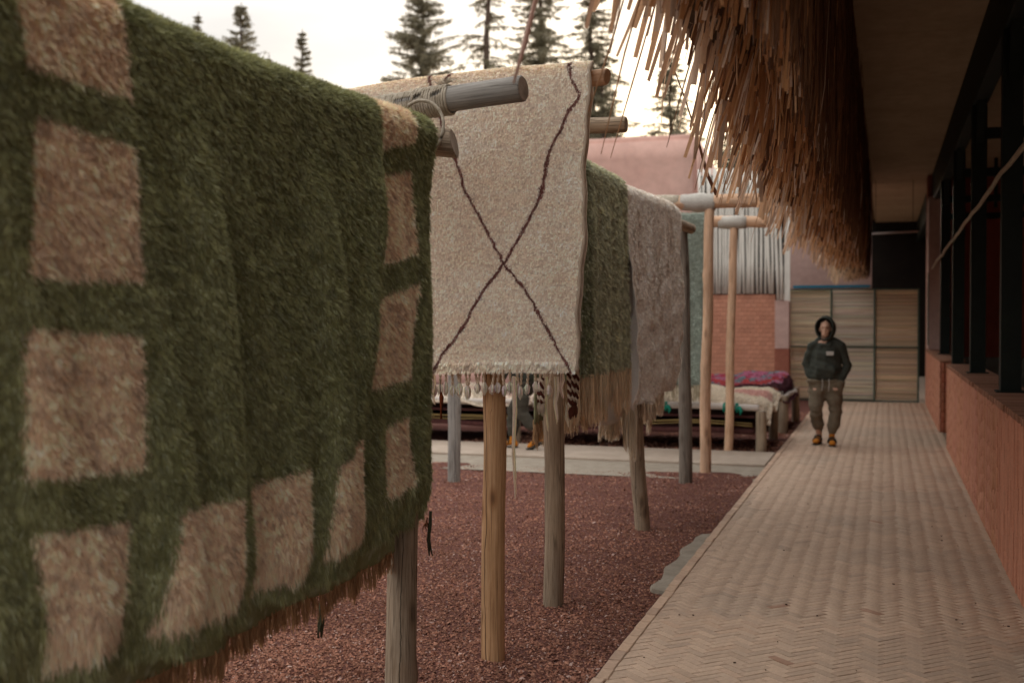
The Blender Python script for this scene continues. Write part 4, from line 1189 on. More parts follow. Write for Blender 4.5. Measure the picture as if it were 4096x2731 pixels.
def blade_batch(n, y0, y1, xin, xout, tip0, spread, wmin, wmax, lmin, lmax, seed, ypow=1.0, inner_shade=False):
    g = np.random.default_rng(seed)
    y = y0 + (y1 - y0) * g.uniform(0, 1, n) ** ypow
    q = g.uniform(0, 1, n)
    xt = xin + (xout - xin) * q
    zt = tip0 + 0.27 * (1 - smoothstep(4.6, 5.6, y)) * smoothstep(-0.3, -0.55, xt) + np.abs(g.normal(0, spread, n)) + 0.10 * (vnoise(y * 1.7, xt * 4, seed) - 0.5) + 0.05 * (1 - q)
    L = g.uniform(lmin, lmax, n)
    lean = 0.04 + 0.30 * q ** 1.5 + g.normal(0, 0.05, n)
    root = np.stack([np.minimum(xt + lean * L, -0.30), y + g.normal(0, 0.045, n) * L, zt + L * 0.97], 1)
    tip = np.stack([xt, y, zt], 1)
    D = tip - root; D /= np.linalg.norm(D, axis=1, keepdims=True)
    S = np.cross(D, g.normal(0, 1, (n, 3))); S /= np.linalg.norm(S, axis=1, keepdims=True)
    N = np.cross(D, S)
    w = g.uniform(wmin, wmax, n)[:, None]
    bow = (g.normal(0, 0.035, n) * L)[:, None]
    rows = []
    for t, ww in ((0, 0.9), (0.45, 1.0), (0.85, 0.95), (1.0, 0.75)):
        c = root + (tip - root) * t + N * bow * math.sin(t * 2.6)
        rows += [c - S * w * ww * 0.5, c + N * w * 0.22, c + S * w * ww * 0.5]
    return np.stack(rows, 1), straw_cols(n, g, inner_shade), y, xt, zt
V, C, yy, xx, zz = [], [], [], [], []
for args in ((2900, 2.4, 24.2, -0.34, -0.76, 2.45, 0.13, 0.008, 0.025, 0.8, 1.6, 101, 1.2),
             (2200, 2.4, 24.2, -0.32, -0.76, 2.60, 0.30, 0.006, 0.020, 0.6, 1.4, 102, 1.2),
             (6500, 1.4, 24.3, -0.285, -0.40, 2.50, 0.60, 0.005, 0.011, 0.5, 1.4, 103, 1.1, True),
             (850, 2.4, 24.2, -0.66, -0.95, 2.36, 0.24, 0.012, 0.034, 0.7, 1.4, 104, 1.3)):
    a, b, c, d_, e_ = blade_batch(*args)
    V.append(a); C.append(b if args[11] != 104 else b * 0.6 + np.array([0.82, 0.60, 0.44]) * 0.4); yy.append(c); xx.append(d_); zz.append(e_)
V = np.concatenate(V); C = np.concatenate(C); yy = np.concatenate(yy); xx = np.concatenate(xx); zz = np.concatenate(zz)
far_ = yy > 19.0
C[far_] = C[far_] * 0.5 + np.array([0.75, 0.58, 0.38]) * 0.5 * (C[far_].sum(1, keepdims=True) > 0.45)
qf = [(3 * r + k, 3 * r + k + 1, 3 * r + k + 4, 3 * r + k + 3) for r in range(3) for k in range(2)]
# the 300 that show largest: near the camera, tips low on the outer side, inside the view
score = yy + np.where(zz < 2.8, 0, 20) + np.where(xx < -0.5, 0, 6) + np.where(yy > 3.3, 0, 50)
order = np.argsort(score)
base = np.array(th.location)
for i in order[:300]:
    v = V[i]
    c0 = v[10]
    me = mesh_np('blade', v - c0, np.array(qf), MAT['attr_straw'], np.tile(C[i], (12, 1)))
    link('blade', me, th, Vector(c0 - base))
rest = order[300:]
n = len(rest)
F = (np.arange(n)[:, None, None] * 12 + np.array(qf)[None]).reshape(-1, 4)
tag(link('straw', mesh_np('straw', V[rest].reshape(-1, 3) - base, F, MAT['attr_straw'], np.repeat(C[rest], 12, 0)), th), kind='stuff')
def stalk(pts, rad, col):
    return wobj(MB().tube(pts, rad, 6, col), 'stalk', MAT['attr_straw'], th, True, True)
stalk([(-0.85, 3.3, 2.95), (-0.95, 3.114, 2.607), (-0.95, 3.012, 2.461), (-0.95, 2.915, 2.334)], [0.003, 0.007, 0.008, 0.003], (0.55, 0.34, 0.26))
stalk([(-0.80, 5.0, 3.0), (-0.95, 5.31, 2.886), (-0.95, 5.68, 2.79), (-0.95, 6.03, 2.67), (-0.95, 6.42, 2.51), (-0.95, 6.77, 2.44)], [0.002, 0.003, 0.004, 0.006, 0.011, 0.013], (0.34, 0.19, 0.13))
for k in range(16):
    y = random.uniform(3.6, 9.0); x = random.uniform(-0.95, -0.6)
    stalk([(x + 0.16, y, 2.95), (x + 0.05, y + 0.02, 2.6), (x - 0.03, y + random.uniform(-0.05, 0.08), random.uniform(2.25, 2.42))], [0.003, 0.0035, 0.0012], tuple(np.array((0.6, 0.36, 0.2)) * random.uniform(0.6, 1.1)))

# ------------------------------------------------------------------ day beds
def cloth(name, parent, x0, x1, y0, y1, zf, mat, nx=70, ny=50, col=None, thick=0.02):
    X, Y = np.meshgrid(np.linspace(x0, x1, nx + 1), np.linspace(y0, y1, ny + 1))
    P = zf(X, Y)
    if P.ndim == 2: P = np.stack([X, Y, P], -1)
    base = np.array(parent.location)
    T = P.reshape(-1, 3) - base
    B = T - np.array([0, 0, thick])
    i = np.arange(nx)[None, :] + (nx + 1) * np.arange(ny)[:, None]
    q = np.stack([i, i + 1, i + nx + 2, i + nx + 1], -1).reshape(-1, 4); m = len(T)
    ring = np.array(list(range(0, nx + 1)) + [(nx + 1) * k + nx for k in range(1, ny + 1)] + [(nx + 1) * ny + k for k in range(nx - 1, -1, -1)] + [(nx + 1) * k for k in range(ny - 1, 0, -1)])
    r2_ = np.roll(ring, -1)
    F = np.concatenate([q, q[:, ::-1] + m, np.stack([r2_, ring, ring + m, r2_ + m], -1)])
    c = None
    if col is not None:
        cc = col(X.ravel(), Y.ravel()); c = np.concatenate([cc, cc])
    return link(name, mesh_np(name, np.concatenate([T, B]), F, mat, c, smooth=True), parent)

def day_bed(x0, x1, y0, y1, z, label, ties=(), seed=0):
    root = empty('day_bed', ((x0 + x1) / 2, (y0 + y1) / 2, 0), label, 'bed', 'log day beds')
    for i, (x, y) in enumerate(((x0, y0), (x1, y0), (x0, y1), (x1, y1))):
        log('leg', (x, y, -0.12), (x, y, z + 0.04), 0.07, 0.066, MAT['wood_grey'], root, 60 + seed * 9 + i, seg=12, lump=0.06)
    for y in (y0, y1):
        log('rail', (x0 - 0.1, y, z + 0.08), (x1 - 0.02, y, z + 0.085), 0.046, 0.042, MAT['white_pole'], root, 70 + seed * 9 + int(y), seg=12)
    for x in (x0, x1):
        log('rail', (x, y0 + 0.05, z - 0.0), (x, y1 - 0.05, z - 0.0), 0.044, 0.042, MAT['white_pole'], root, 80 + seed * 9, seg=12)
    wobj(MB().box(((x0 + x1) / 2, (y0 + y1) / 2, z - 0.04), (x1 - x0 - 0.15, y1 - y0 - 0.15, 0.03)), 'bed_base', MAT['maroon_cloth'], root)
    cloth('underblanket', root, x0 + 0.08, x1 - 0.08, y0 + 0.06, y1 - 0.05, lambda X, Y: z - 0.20 + 0.03 * np.sin(X * 5) * np.cos(Y * 3) + 0.03 * (Y - y0), MAT['maroon_cloth'], 30, 20, thick=0.06)
    for k in range(3):
        ph = random.uniform(0, 6)
        pts = [(x0 + 0.1 + (x1 - x0 - 0.2) * t, y0 + 0.02 + 0.01 * k, z - 0.11 - 0.02 * k + 0.02 * math.sin(t * 9 + ph)) for t in np.linspace(0, 1, 24)]
        wobj(MB().tube(pts, 0.007, 5, wob=0.1), 'lacing_cord', MAT['yellow_cord'], root, True)
    for x in ties:
        pts = [(x + 0.012 * math.sin(a * 0.5), y0 + 0.055 * math.cos(a), z + 0.08 + 0.055 * math.sin(a)) for a in np.linspace(0, 12.5, 30)]
        mb = MB().tube(pts, 0.012, 6)
        mb.tube([(x + 0.03, y0 - 0.06, z + 0.10), (x + 0.06, y0 - 0.075, z + 0.05), (x + 0.045, y0 - 0.08, z - 0.01)], [0.02, 0.022, 0.008], 6, wob=0.2)
        wobj(mb, 'rag_tie', MAT['green_tie'], root, True)
    return root
bedB = day_bed(-4.50, -1.53, 14.98, 16.85, 0.47, 'log day bed with white rails and green rag ties beside the path', (-2.75, -1.98, -1.82), 1)
bedA = day_bed(-8.2, -4.85, 14.98, 16.85, 0.47, 'log day bed glimpsed under the cream rug fringe', (), 2)
bedC = day_bed(-4.6, -1.45, 17.7, 19.9, 0.50, 'rear log day bed under the pink mottled rug', (-1.6,), 3)

def f_cream(X, Y):
    e = smoothstep(-1.62, -1.36, X)
    z = 0.655 + 0.05 * smoothstep(15.3, 16.5, Y) + 0.02 * np.sin(X * 5 + Y * 2) + 0.012 * np.sin(X * 13 + 1) - 0.16 * e * (1 + 0.5 * np.sin(Y * 6))
    z = z - 0.05 * smoothstep(15.12, 15.02, Y) - 0.02 * smoothstep(-2.6, -2.2, X) * smoothstep(15.6, 15.1, Y)
    return np.stack([np.where(e > 0.5, X - (e - 0.5) * 0.16, X), Y + 0.03 * np.sin(X * 7), z], -1)
cr = empty('folded_rug', (-2.2, 16.0, 0.62), 'cream fleecy rug laid over the near day bed', 'rug')
cloth('backing', cr, -3.4, -1.32, 15.02, 16.85, f_cream, MAT['back_cream'], 80, 60)
def cloth_pile(root, x0, x1, y0, y1, zf, n, L, w, colf, seed, name='pile'):
    g = np.random.default_rng(seed)
    X = g.uniform(x0, x1, n); Y = g.uniform(y0, y1, n)
    P = zf(X, Y)
    if P.ndim == 1: P = np.stack([X, Y, P], -1)
    D = g.normal(0, 0.7, (n, 3)); D[:, 2] = np.abs(D[:, 2]) + 0.3; D[:, 1] -= 0.3; D /= np.linalg.norm(D, axis=1, keepdims=True)
    S = np.cross(D, np.array([0, -0.4, 1.0]) + g.normal(0, 0.4, (n, 3))); S /= np.linalg.norm(S, axis=1, keepdims=True)
    ww = w * g.uniform(0.7, 1.3, n)[:, None]
    tip = P + D * L * g.uniform(0.6, 1.2, n)[:, None]
    V = np.stack([P - S * ww * .5, P + S * ww * .5, tip], 1) - np.array(root.location)
    c = colf(X, Y) * g.uniform(0.8, 1.15, n)[:, None]
    return tag(link(name, mesh_np(name, V.reshape(-1, 3), np.arange(3 * n).reshape(-1, 3), MAT['attr_rug'], np.repeat(c, 3, 0)), root), kind='stuff')
def c_cream(X, Y):
    c = np.tile(np.array([0.80, 0.72, 0.60]), (len(X), 1))
    pk = (np.hypot((X + 1.75) / 0.28, (Y - 16.1) / 0.35) < 1)
    c[pk] = (0.72, 0.45, 0.40)
    return c
cloth_pile(cr, -3.4, -1.32, 15.02, 16.85, f_cream, 22000, 0.035, 0.016, c_cream, 3)
def f_mot(X, Y):
    e = smoothstep(-1.62, -1.30, X)
    z = 0.70 + 0.04 * np.sin(X * 3 + Y) + 0.05 * smoothstep(18.3, 19.4, Y) + 0.02 * np.sin(X * 11 + Y * 7) - 0.30 * e
    return np.stack([np.where(e > 0.4, X - (e - 0.4) * 0.22, X), Y, z], -1)
pk = empty('folded_rug', (-2.3, 18.7, 0.66), 'mottled pink red and blue grey rug over the rear day bed', 'rug')
cloth('backing', pk, -3.9, -1.25, 17.62, 19.95, f_mot, MAT['maroon_cloth'], 80, 50)
def c_mot(X, Y):
    a = vnoise(X * 7, Y * 5, 41); b = vnoise(X * 9 + 5, Y * 6, 42)
    c = np.tile(np.array([0.46, 0.08, 0.13]), (len(X), 1))
    c[a > 0.55] = (0.55, 0.20, 0.30); c[b > 0.58] = (0.25, 0.30, 0.33); c[(a < 0.33)] = (0.52, 0.10, 0.10)
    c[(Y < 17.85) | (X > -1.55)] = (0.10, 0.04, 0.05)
    return c
cloth_pile(pk, -3.9, -1.25, 17.62, 19.95, f_mot, 22000, 0.035, 0.02, c_mot, 4)
def f_left(X, Y):
    return 0.66 + 0.03 * np.sin(X * 4) + 0.015 * np.sin(X * 11 + Y * 3) - 0.12 * smoothstep(15.1, 14.9, Y)
lr = empty('folded_rug', (-6.0, 15.9, 0.62), 'pale pink and grey rug edge glimpsed below the cream rug tassels', 'rug')
cloth('backing', lr, -8.0, -4.6, 14.88, 16.8, f_left, MAT['back_cream'], 80, 40)
cloth_pile(lr, -8.0, -4.6, 14.88, 16.8, f_left, 14000, 0.05, 0.02, lambda X, Y: np.where((vnoise(X * 3, Y * 3, 5) > 0.5)[:, None], np.array([0.55, 0.42, 0.36]), np.array([0.62, 0.56, 0.46])), 6)
dk = empty('shade_backdrop', (-5.2, 17.25, 0), 'dark maroon blanket added to keep the space under the day beds dark', 'backdrop')
cloth('cloth', dk, -8.4, -2.05, 0, 1, lambda X, Y: np.stack([X, 17.3 + 0.05 * np.sin(X * 6) - 0.02 * Y, 0.0 + 0.66 * Y], -1), MAT['maroon_cloth'], 80, 6, thick=0.0)  # sheet added to close off light behind and under the beds

# ------------------------------------------------------------------ people
MAT['skin'] = M('skin', (0.52, 0.30, 0.205), (0.60, 0.37, 0.26), 12, 0.55, bmp=0.1, dist=0.002)
MAT['hoodie'] = M('green_grey_fleece', (0.040, 0.043, 0.035), (0.062, 0.066, 0.053), 14, 0.95, bmp=0.5, dist=0.006)
MAT['sweatpants'] = M('brown_grey_fleece', (0.135, 0.105, 0.07), (0.19, 0.15, 0.105), 14, 0.95, bmp=0.5, dist=0.006)
MAT['trouser_dark'] = M('dark_trouser', (0.05, 0.045, 0.035), (0.075, 0.066, 0.05), 14, 0.95, bmp=0.5, dist=0.006)
MAT['sock'] = M('orange_sock', (0.46, 0.16, 0.015), (0.55, 0.20, 0.03), 60, 0.9, bmp=0.5, dist=0.002)
MAT['sandal'] = M('dark_sandal', (0.03, 0.028, 0.022), (0.06, 0.055, 0.042), 20, 0.7, bmp=0.2)
MAT['beard'] = M('dark_hair', (0.03, 0.02, 0.015), (0.06, 0.04, 0.03), 60, 0.9, bmp=0.5)
MAT['patch'] = M('white_patch', (0.5, 0.47, 0.42), (0.6, 0.57, 0.52), 20, 0.8, bmp=0.2)

_ico = None
def ico():
    global _ico
    if _ico is None:
        bm = bmesh.new(); bmesh.ops.create_icosphere(bm, subdivisions=2, radius=1)
        bm.verts.index_update()
        _ico = (np.array([v.co[:] for v in bm.verts]), np.array([[v.index for v in f.verts] for f in bm.faces])); bm.free()
    return _ico
class Blob:
    """a closed body grown from chains of ellipsoids, fused into one continuous skin"""
    def __init__(s): s.b = []
    def ball(s, p, r):
        s.b.append((np.array(p, float), np.array(r if hasattr(r, '__len__') else (r, r, r), float))); return s
    def limb(s, pts, step=0.02):
        for (p0, r0), (p1, r1) in zip(pts[:-1], pts[1:]):
            p0 = np.array(p0, float); p1 = np.array(p1, float)
            r0 = np.array(r0 if hasattr(r0, '__len__') else (r0,) * 3, float); r1 = np.array(r1 if hasattr(r1, '__len__') else (r1,) * 3, float)
            n = max(2, int(np.linalg.norm(p1 - p0) / step))
            for i in range(n + 1): s.ball(p0 + (p1 - p0) * i / n, r0 + (r1 - r0) * i / n)
        return s
    def mesh(s, name, mat, voxel=0.011, smooth=6, wrinkle=None):
        v0, f0 = ico()
        V = np.concatenate([v0 * r + p for p, r in s.b]); F = np.concatenate([f0 + i * len(v0) for i in range(len(s.b))])
        tmp = bpy.data.objects.new('tmp', mesh_np('tmp', V, F)); COL.objects.link(tmp)
        m = tmp.modifiers.new('r', 'REMESH'); m.mode = 'VOXEL'; m.voxel_size = voxel
        k = tmp.modifiers.new('s', 'SMOOTH'); k.factor = 0.5; k.iterations = smooth
        me = bpy.data.meshes.new_from_object(tmp.evaluated_get(bpy.context.evaluated_depsgraph_get()))
        inner = tmp.data
        bpy.data.objects.remove(tmp); bpy.data.meshes.remove(inner)
        me.name = name
        if wrinkle:
            co = np.empty(len(me.vertices) * 3, np.float32); me.vertices.foreach_get('co', co); co = co.reshape(-1, 3)
            no = np.empty(len(me.vertices) * 3, np.float32); me.vertices.foreach_get('normal', no); no = no.reshape(-1, 3)
            a, f = wrinkle
            w = (vnoise(co[:, 0] * f * 0.6 + co[:, 1] * f * .5 + 31, co[:, 2] * f * 1.7 + co[:, 0] * f * .4, 3) - 0.5) * 2
            co += no * (a * w)[:, None]
            me.vertices.foreach_set('co', co.ravel()); me.update()
        me.polygons.foreach_set('use_smooth', [True] * len(me.polygons))
        me.materials.clear(); me.materials.append(mat)
        return me

def person(loc, rotz, label, pants, top_mat, J, hood=True):
    """J: joint positions, facing -Y, metres from the ground"""
    root = empty('person', loc, label, 'person')
    root.rotation_euler = (0, 0, rotz)
    sh, el, wr, hip, kn, an = J['sh'], J['el'], J['wr'], J['hip'], J['kn'], J['an']
    hd = np.array(J['head'])
    body = Blob()
    body.ball(hd + (0, 0.015, 0.02), (0.075, 0.094, 0.112))
    body.ball(hd + (0, -0.035, -0.055), (0.054, 0.055, 0.062)).ball(hd + (0, -0.055, -0.098), (0.028, 0.024, 0.022))     # jaw, chin
    body.ball(hd + (0, -0.098, -0.022), (0.013, 0.020, 0.018)).ball(hd + (0, -0.088, 0.012), (0.010, 0.014, 0.03))          # nose
    body.ball(hd + (0, -0.072, 0.036), (0.055, 0.022, 0.012))                                                                 # brow
    for s_ in (-1, 1):
        body.ball(hd + (s_ * 0.036, -0.067, -0.022), (0.022, 0.018, 0.018)).ball(hd + (s_ * 0.076, 0.015, -0.01), (0.010, 0.02, 0.032))
    body.ball(hd + (0, -0.083, -0.062), (0.024, 0.012, 0.006)).ball(hd + (0, -0.082, -0.074), (0.02, 0.011, 0.006))
    body.limb([(hd + (0, 0.02, -0.07), 0.056), (hd + (0, 0.03, -0.2), 0.06)])
    body.limb([(hd + (0, 0.03, -0.2), (0.12, 0.08, 0.06)), ((0, 0.02, 1.18), (0.15, 0.095, 0.09)), ((0, 0.01, 0.95), (0.13, 0.09, 0.09)), ((0, 0.01, 0.86), (0.14, 0.095, 0.08))], 0.03)
    for i in (0, 1):
        body.limb([(sh[i], 0.05), (el[i], 0.04), (wr[i], 0.028)], 0.025)
        w = np.array(wr[i]); dv = w - np.array(el[i]); dv /= np.linalg.norm(dv)
        sd = np.cross(dv, (0, 1, 0)); sd /= np.linalg.norm(sd)
        body.limb([(w, (0.03, 0.02, 0.03)), (w + dv * 0.075, (0.036, 0.018, 0.03))], 0.02)
        for k, (o_, l_) in enumerate(((-0.03, 0.068), (-0.010, 0.078), (0.010, 0.072), (0.028, 0.056))):
            f0 = w + dv * 0.085 + sd * o_; body.limb([(f0, 0.0095), (f0 + dv * l_ * 0.55 + np.array((0, -0.012, 0)), 0.009), (f0 + dv * l_ + np.array((0, -0.03, 0)), 0.0075)], 0.008)
        body.limb([(w + dv * 0.02 - sd * 0.03, 0.012), (w + dv * 0.055 - sd * 0.055, 0.010), (w + dv * 0.085 - sd * 0.06, 0.008)], 0.008)
        body.limb([(hip[i], 0.075), (kn[i], 0.052), (an[i], 0.036)], 0.03)
    link('body', body.mesh('body', MAT['skin'], 0.0095, 4), root)
    hp = link('hair', Blob().limb([(hd + (0, -0.052, -0.094), (0.036, 0.022, 0.018)), (hd + (0, -0.055, -0.108), (0.022, 0.018, 0.012))]).ball(hd + (0, 0.03, 0.055), (0.078, 0.09, 0.085)).mesh('hair', MAT['beard'], 0.007, 3), root)
    for s_ in (-1, 1):
        link('eye', MB().tube([tuple(hd + (s_ * 0.030 - 0.008, -0.084, 0.010)), tuple(hd + (s_ * 0.030 + 0.008, -0.084, 0.010))], [0.006, 0.006], 6).mesh('eye', MAT['beard']), root)
    top = Blob()
    top.limb([((0, 0.02, hd[2] - 0.20), (0.12, 0.105, 0.05)), ((0, 0.02, hd[2] - 0.27), (0.19, 0.125, 0.07)), ((0, 0.015, 1.16), (0.205, 0.15, 0.09)), ((0, 0.0, 1.00), (0.215, 0.16, 0.08)), ((0, 0.0, 0.92), (0.205, 0.15, 0.05)), ((0, 0.0, 0.895), (0.185, 0.135, 0.03))], 0.02)
    for i in (0, 1):
        e_ = np.array(el[i]); w_ = np.array(wr[i]); s0 = np.array(sh[i])
        top.limb([(np.array((0, 0.03, hd[2] - 0.155)) + (s0 - (0, 0, s0[2])) * 0.35, 0.06), (s0 * (0.72, 1, 1) + (0, 0, 0.035), 0.068), (s0, 0.070)], 0.02)
        top.limb([(s0, 0.066), ((s0 + e_) / 2, 0.061), (e_, 0.057), ((e_ + w_) / 2, 0.054), (w_ - (w_ - e_) * 0.08, 0.052), (w_, 0.042)], 0.02)
    top.limb([((-0.09, -0.13, 1.0), (0.05, 0.03, 0.07)), ((0.09, -0.13, 1.0), (0.05, 0.03, 0.07))], 0.02)     # front pocket
    link('hoodie', top.mesh('hoodie', top_mat, 0.011, 7, (0.011, 12)), root)
    if hood:
        # an open hood: part of an ellipsoid round the head, facing forward and a little down
        nu_, nv_ = 40, 22
        fwd = Vector((-0.18, -0.95, -0.12)).normalized(); upv = Vector((0, 0, 1)); rt = fwd.cross(upv).normalized(); up2 = rt.cross(fwd)
        def hp_(ph, a, sc_):
            x = math.sin(ph) * math.cos(a) * 0.135 * sc_; z = math.sin(ph) * math.sin(a); z *= (0.165 if z > 0 else 0.185) * sc_
            y = math.cos(ph) * 0.165 * sc_
            return Vector(hd) + Vector((0, 0.012, 0.012)) + fwd * y + rt * x + up2 * z
        Vv = []; Ff = []
        for lay_ in (1.0, 0.9):
            for j in range(nv_ + 1):
                for i in range(nu_):
                    a = 2 * math.pi * i / nu_
                    ph0 = 1.08 + 0.12 * math.sin(a)
                    ph = ph0 + (math.pi - ph0) * j / nv_
                    wv = 1 + 0.03 * math.sin(3 * a + j * 0.5) * math.sin(ph)
                    Vv.append(hp_(ph, a, lay_ * wv))
        st = (nv_ + 1) * nu_
        for l_ in (0, 1):
            for j in range(nv_):
                for i in range(nu_):
                    k = (i + 1) % nu_; q = (l_ * st + j * nu_ + i, l_ * st + j * nu_ + k, l_ * st + (j + 1) * nu_ + k, l_ * st + (j + 1) * nu_ + i)
                    Ff.append(q if l_ == 0 else q[::-1])
        for i in range(nu_):
            k = (i + 1) % nu_; Ff.append((k, i, st + i, st + k))
        link('hood', MB().add(Vv, Ff).mesh('hood', top_mat, True), root)
        col_ = Blob().limb([((-0.10, 0.03, hd[2] - 0.18), 0.04), ((-0.05, -0.07, hd[2] - 0.225), 0.032), ((0.05, -0.07, hd[2] - 0.225), 0.032), ((0.10, 0.03, hd[2] - 0.18), 0.04), ((0, 0.10, hd[2] - 0.15), 0.05), ((-0.10, 0.03, hd[2] - 0.18), 0.04)], 0.02)
        link('collar', col_.mesh('collar', top_mat, 0.011, 4), root)
        p_ = MB().box((0.062, -0.150, 1.245), (0.095, 0.008, 0.052), rot=(R(-8), 0, R(8)), bev=0.002)
        tag(link('chest_patch', p_.mesh('chest_patch', MAT['patch']), root), 'small blank looking pale patch on the chest')
        for x in (-0.035, 0.05):
            link('drawstring', MB().tube([(x, -0.145, 0.90), (x + 0.004, -0.152, 0.82), (x - 0.006, -0.135, 0.74)], 0.0045, 6).mesh('drawstring', MAT['patch']), root)
    leg = Blob()
    leg.limb([((-0.09, 0.0, 0.87), (0.12, 0.125, 0.05)), ((0.09, 0.0, 0.87), (0.12, 0.125, 0.05))], 0.03)
    for i in (0, 1):
        h_ = np.array(hip[i]); k_ = np.array(kn[i]); a_ = np.array(an[i])
        leg.limb([(h_, (0.115, 0.12, 0.08)), (h_ * .5 + k_ * .5, (0.105, 0.105, 0.08)), (k_, (0.090, 0.094, 0.07)), (k_ * .45 + a_ * .55, (0.083, 0.085, 0.06)), (k_ * .12 + a_ * .88 + (0, 0, 0.06), (0.068, 0.07, 0.035)), (a_ + (0, 0, 0.075), (0.05, 0.055, 0.025))], 0.02)
    for i in (0, 1):      # hands pushed into the pockets
        w_ = np.array(wr[i]); leg.limb([(w_ - (0, 0, 0.015), (0.066, 0.072, 0.03)), (w_ - (w_ * (0.12, 0, 0)) - (0, 0.0, 0.15), (0.072, 0.075, 0.06))], 0.02)
    leg.limb([((0, 0, 0.78), (0.10, 0.10, 0.08)), ((0, 0, 0.66), (0.08, 0.07, 0.05))], 0.03)
    link('trousers', leg.mesh('trousers', pants, 0.011, 6, (0.013, 13)), root)
    for i in (0, 1):
        a_ = np.array(an[i]); fdir = np.array(J['foot'][i], float); fdir /= np.linalg.norm(fdir)
        toe = a_ + fdir * 0.155; toe[2] = max(0.038, toe[2] - 0.055)
        heel = a_ - fdir * 0.045; heel[2] = max(0.045, a_[2] - 0.05)
        link('sock', Blob().limb([(a_ + (0, 0, 0.06), 0.042), (a_, 0.042), (heel, 0.036)], 0.015).limb([(a_ - (0, 0, 0.02), (0.042, 0.042, 0.038)), (toe, (0.047, 0.047, 0.028))], 0.015).mesh('sock', MAT['sock'], 0.007, 3), root)
        sole = Blob().limb([(heel - (0, 0, 0.036), (0.042, 0.042, 0.010)), (toe - (0, 0, 0.030) + fdir * 0.012, (0.056, 0.056, 0.010))], 0.012)
        so = link('sandal', sole.mesh('sandal', MAT['sandal'], 0.006, 2), root)
        sd = np.cross(fdir, (0, 0, 1)); sd /= np.linalg.norm(sd)
        for t_, hh in ((0.05, 0.050), (0.10, 0.040)):
            c_ = a_ + (toe - a_) * (t_ / 0.155)
            pts = [tuple(c_ + sd * 0.055 * math.cos(q) + np.array((0, 0, -0.02 + (hh + 0.012) * math.sin(q)))) for q in np.linspace(0, math.pi, 12)]
            link('strap', MB().tube(pts, 0.010, 6).mesh('strap', MAT['sandal'], True), so)
    return root
JM = dict(head=(-0.005, -0.03, 1.575), sh=[(-0.185, 0.01, 1.325), (0.195, 0.03, 1.345)], el=[(-0.265, 0.05, 1.09), (0.285, 0.06, 1.07)], wr=[(-0.178, -0.035, 0.885), (0.188, -0.035, 0.875)],
          hip=[(-0.105, 0, 0.80), (0.105, 0, 0.80)], kn=[(-0.12, -0.09, 0.465), (0.135, 0.0, 0.455)], an=[(-0.085, 0.06, 0.10), (0.088, -0.05, 0.085)], foot=[(-0.25, -1, 0), (0.1, -1, 0)])
person((-0.76, 16.0, 0.0), 0.0, 'person in dark hooded sweatshirt and brown sweatpants walking with hands in pockets', MAT['sweatpants'], MAT['hoodie'], JM)
JW = dict(head=(0, -0.03, 1.575), sh=[(-0.205, 0.02, 1.345), (0.205, 0.02, 1.345)], el=[(-0.26, 0.12, 1.08), (0.26, -0.08, 1.08)], wr=[(-0.24, 0.02, 0.88), (0.24, -0.24, 0.92)],
          hip=[(-0.095, 0, 0.80), (0.095, 0, 0.80)], kn=[(-0.10, -0.16, 0.46), (0.10, 0.02, 0.46)], an=[(-0.09, -0.17, 0.09), (0.09, 0.26, 0.19)], foot=[(0, -1, 0), (0, -0.8, -0.55)])
person((-4.52, 14.25, 0.002), R(-90), 'person behind the cream rug, only dark trousers and orange socks showing', MAT['trouser_dark'], MAT['hoodie'], JW)

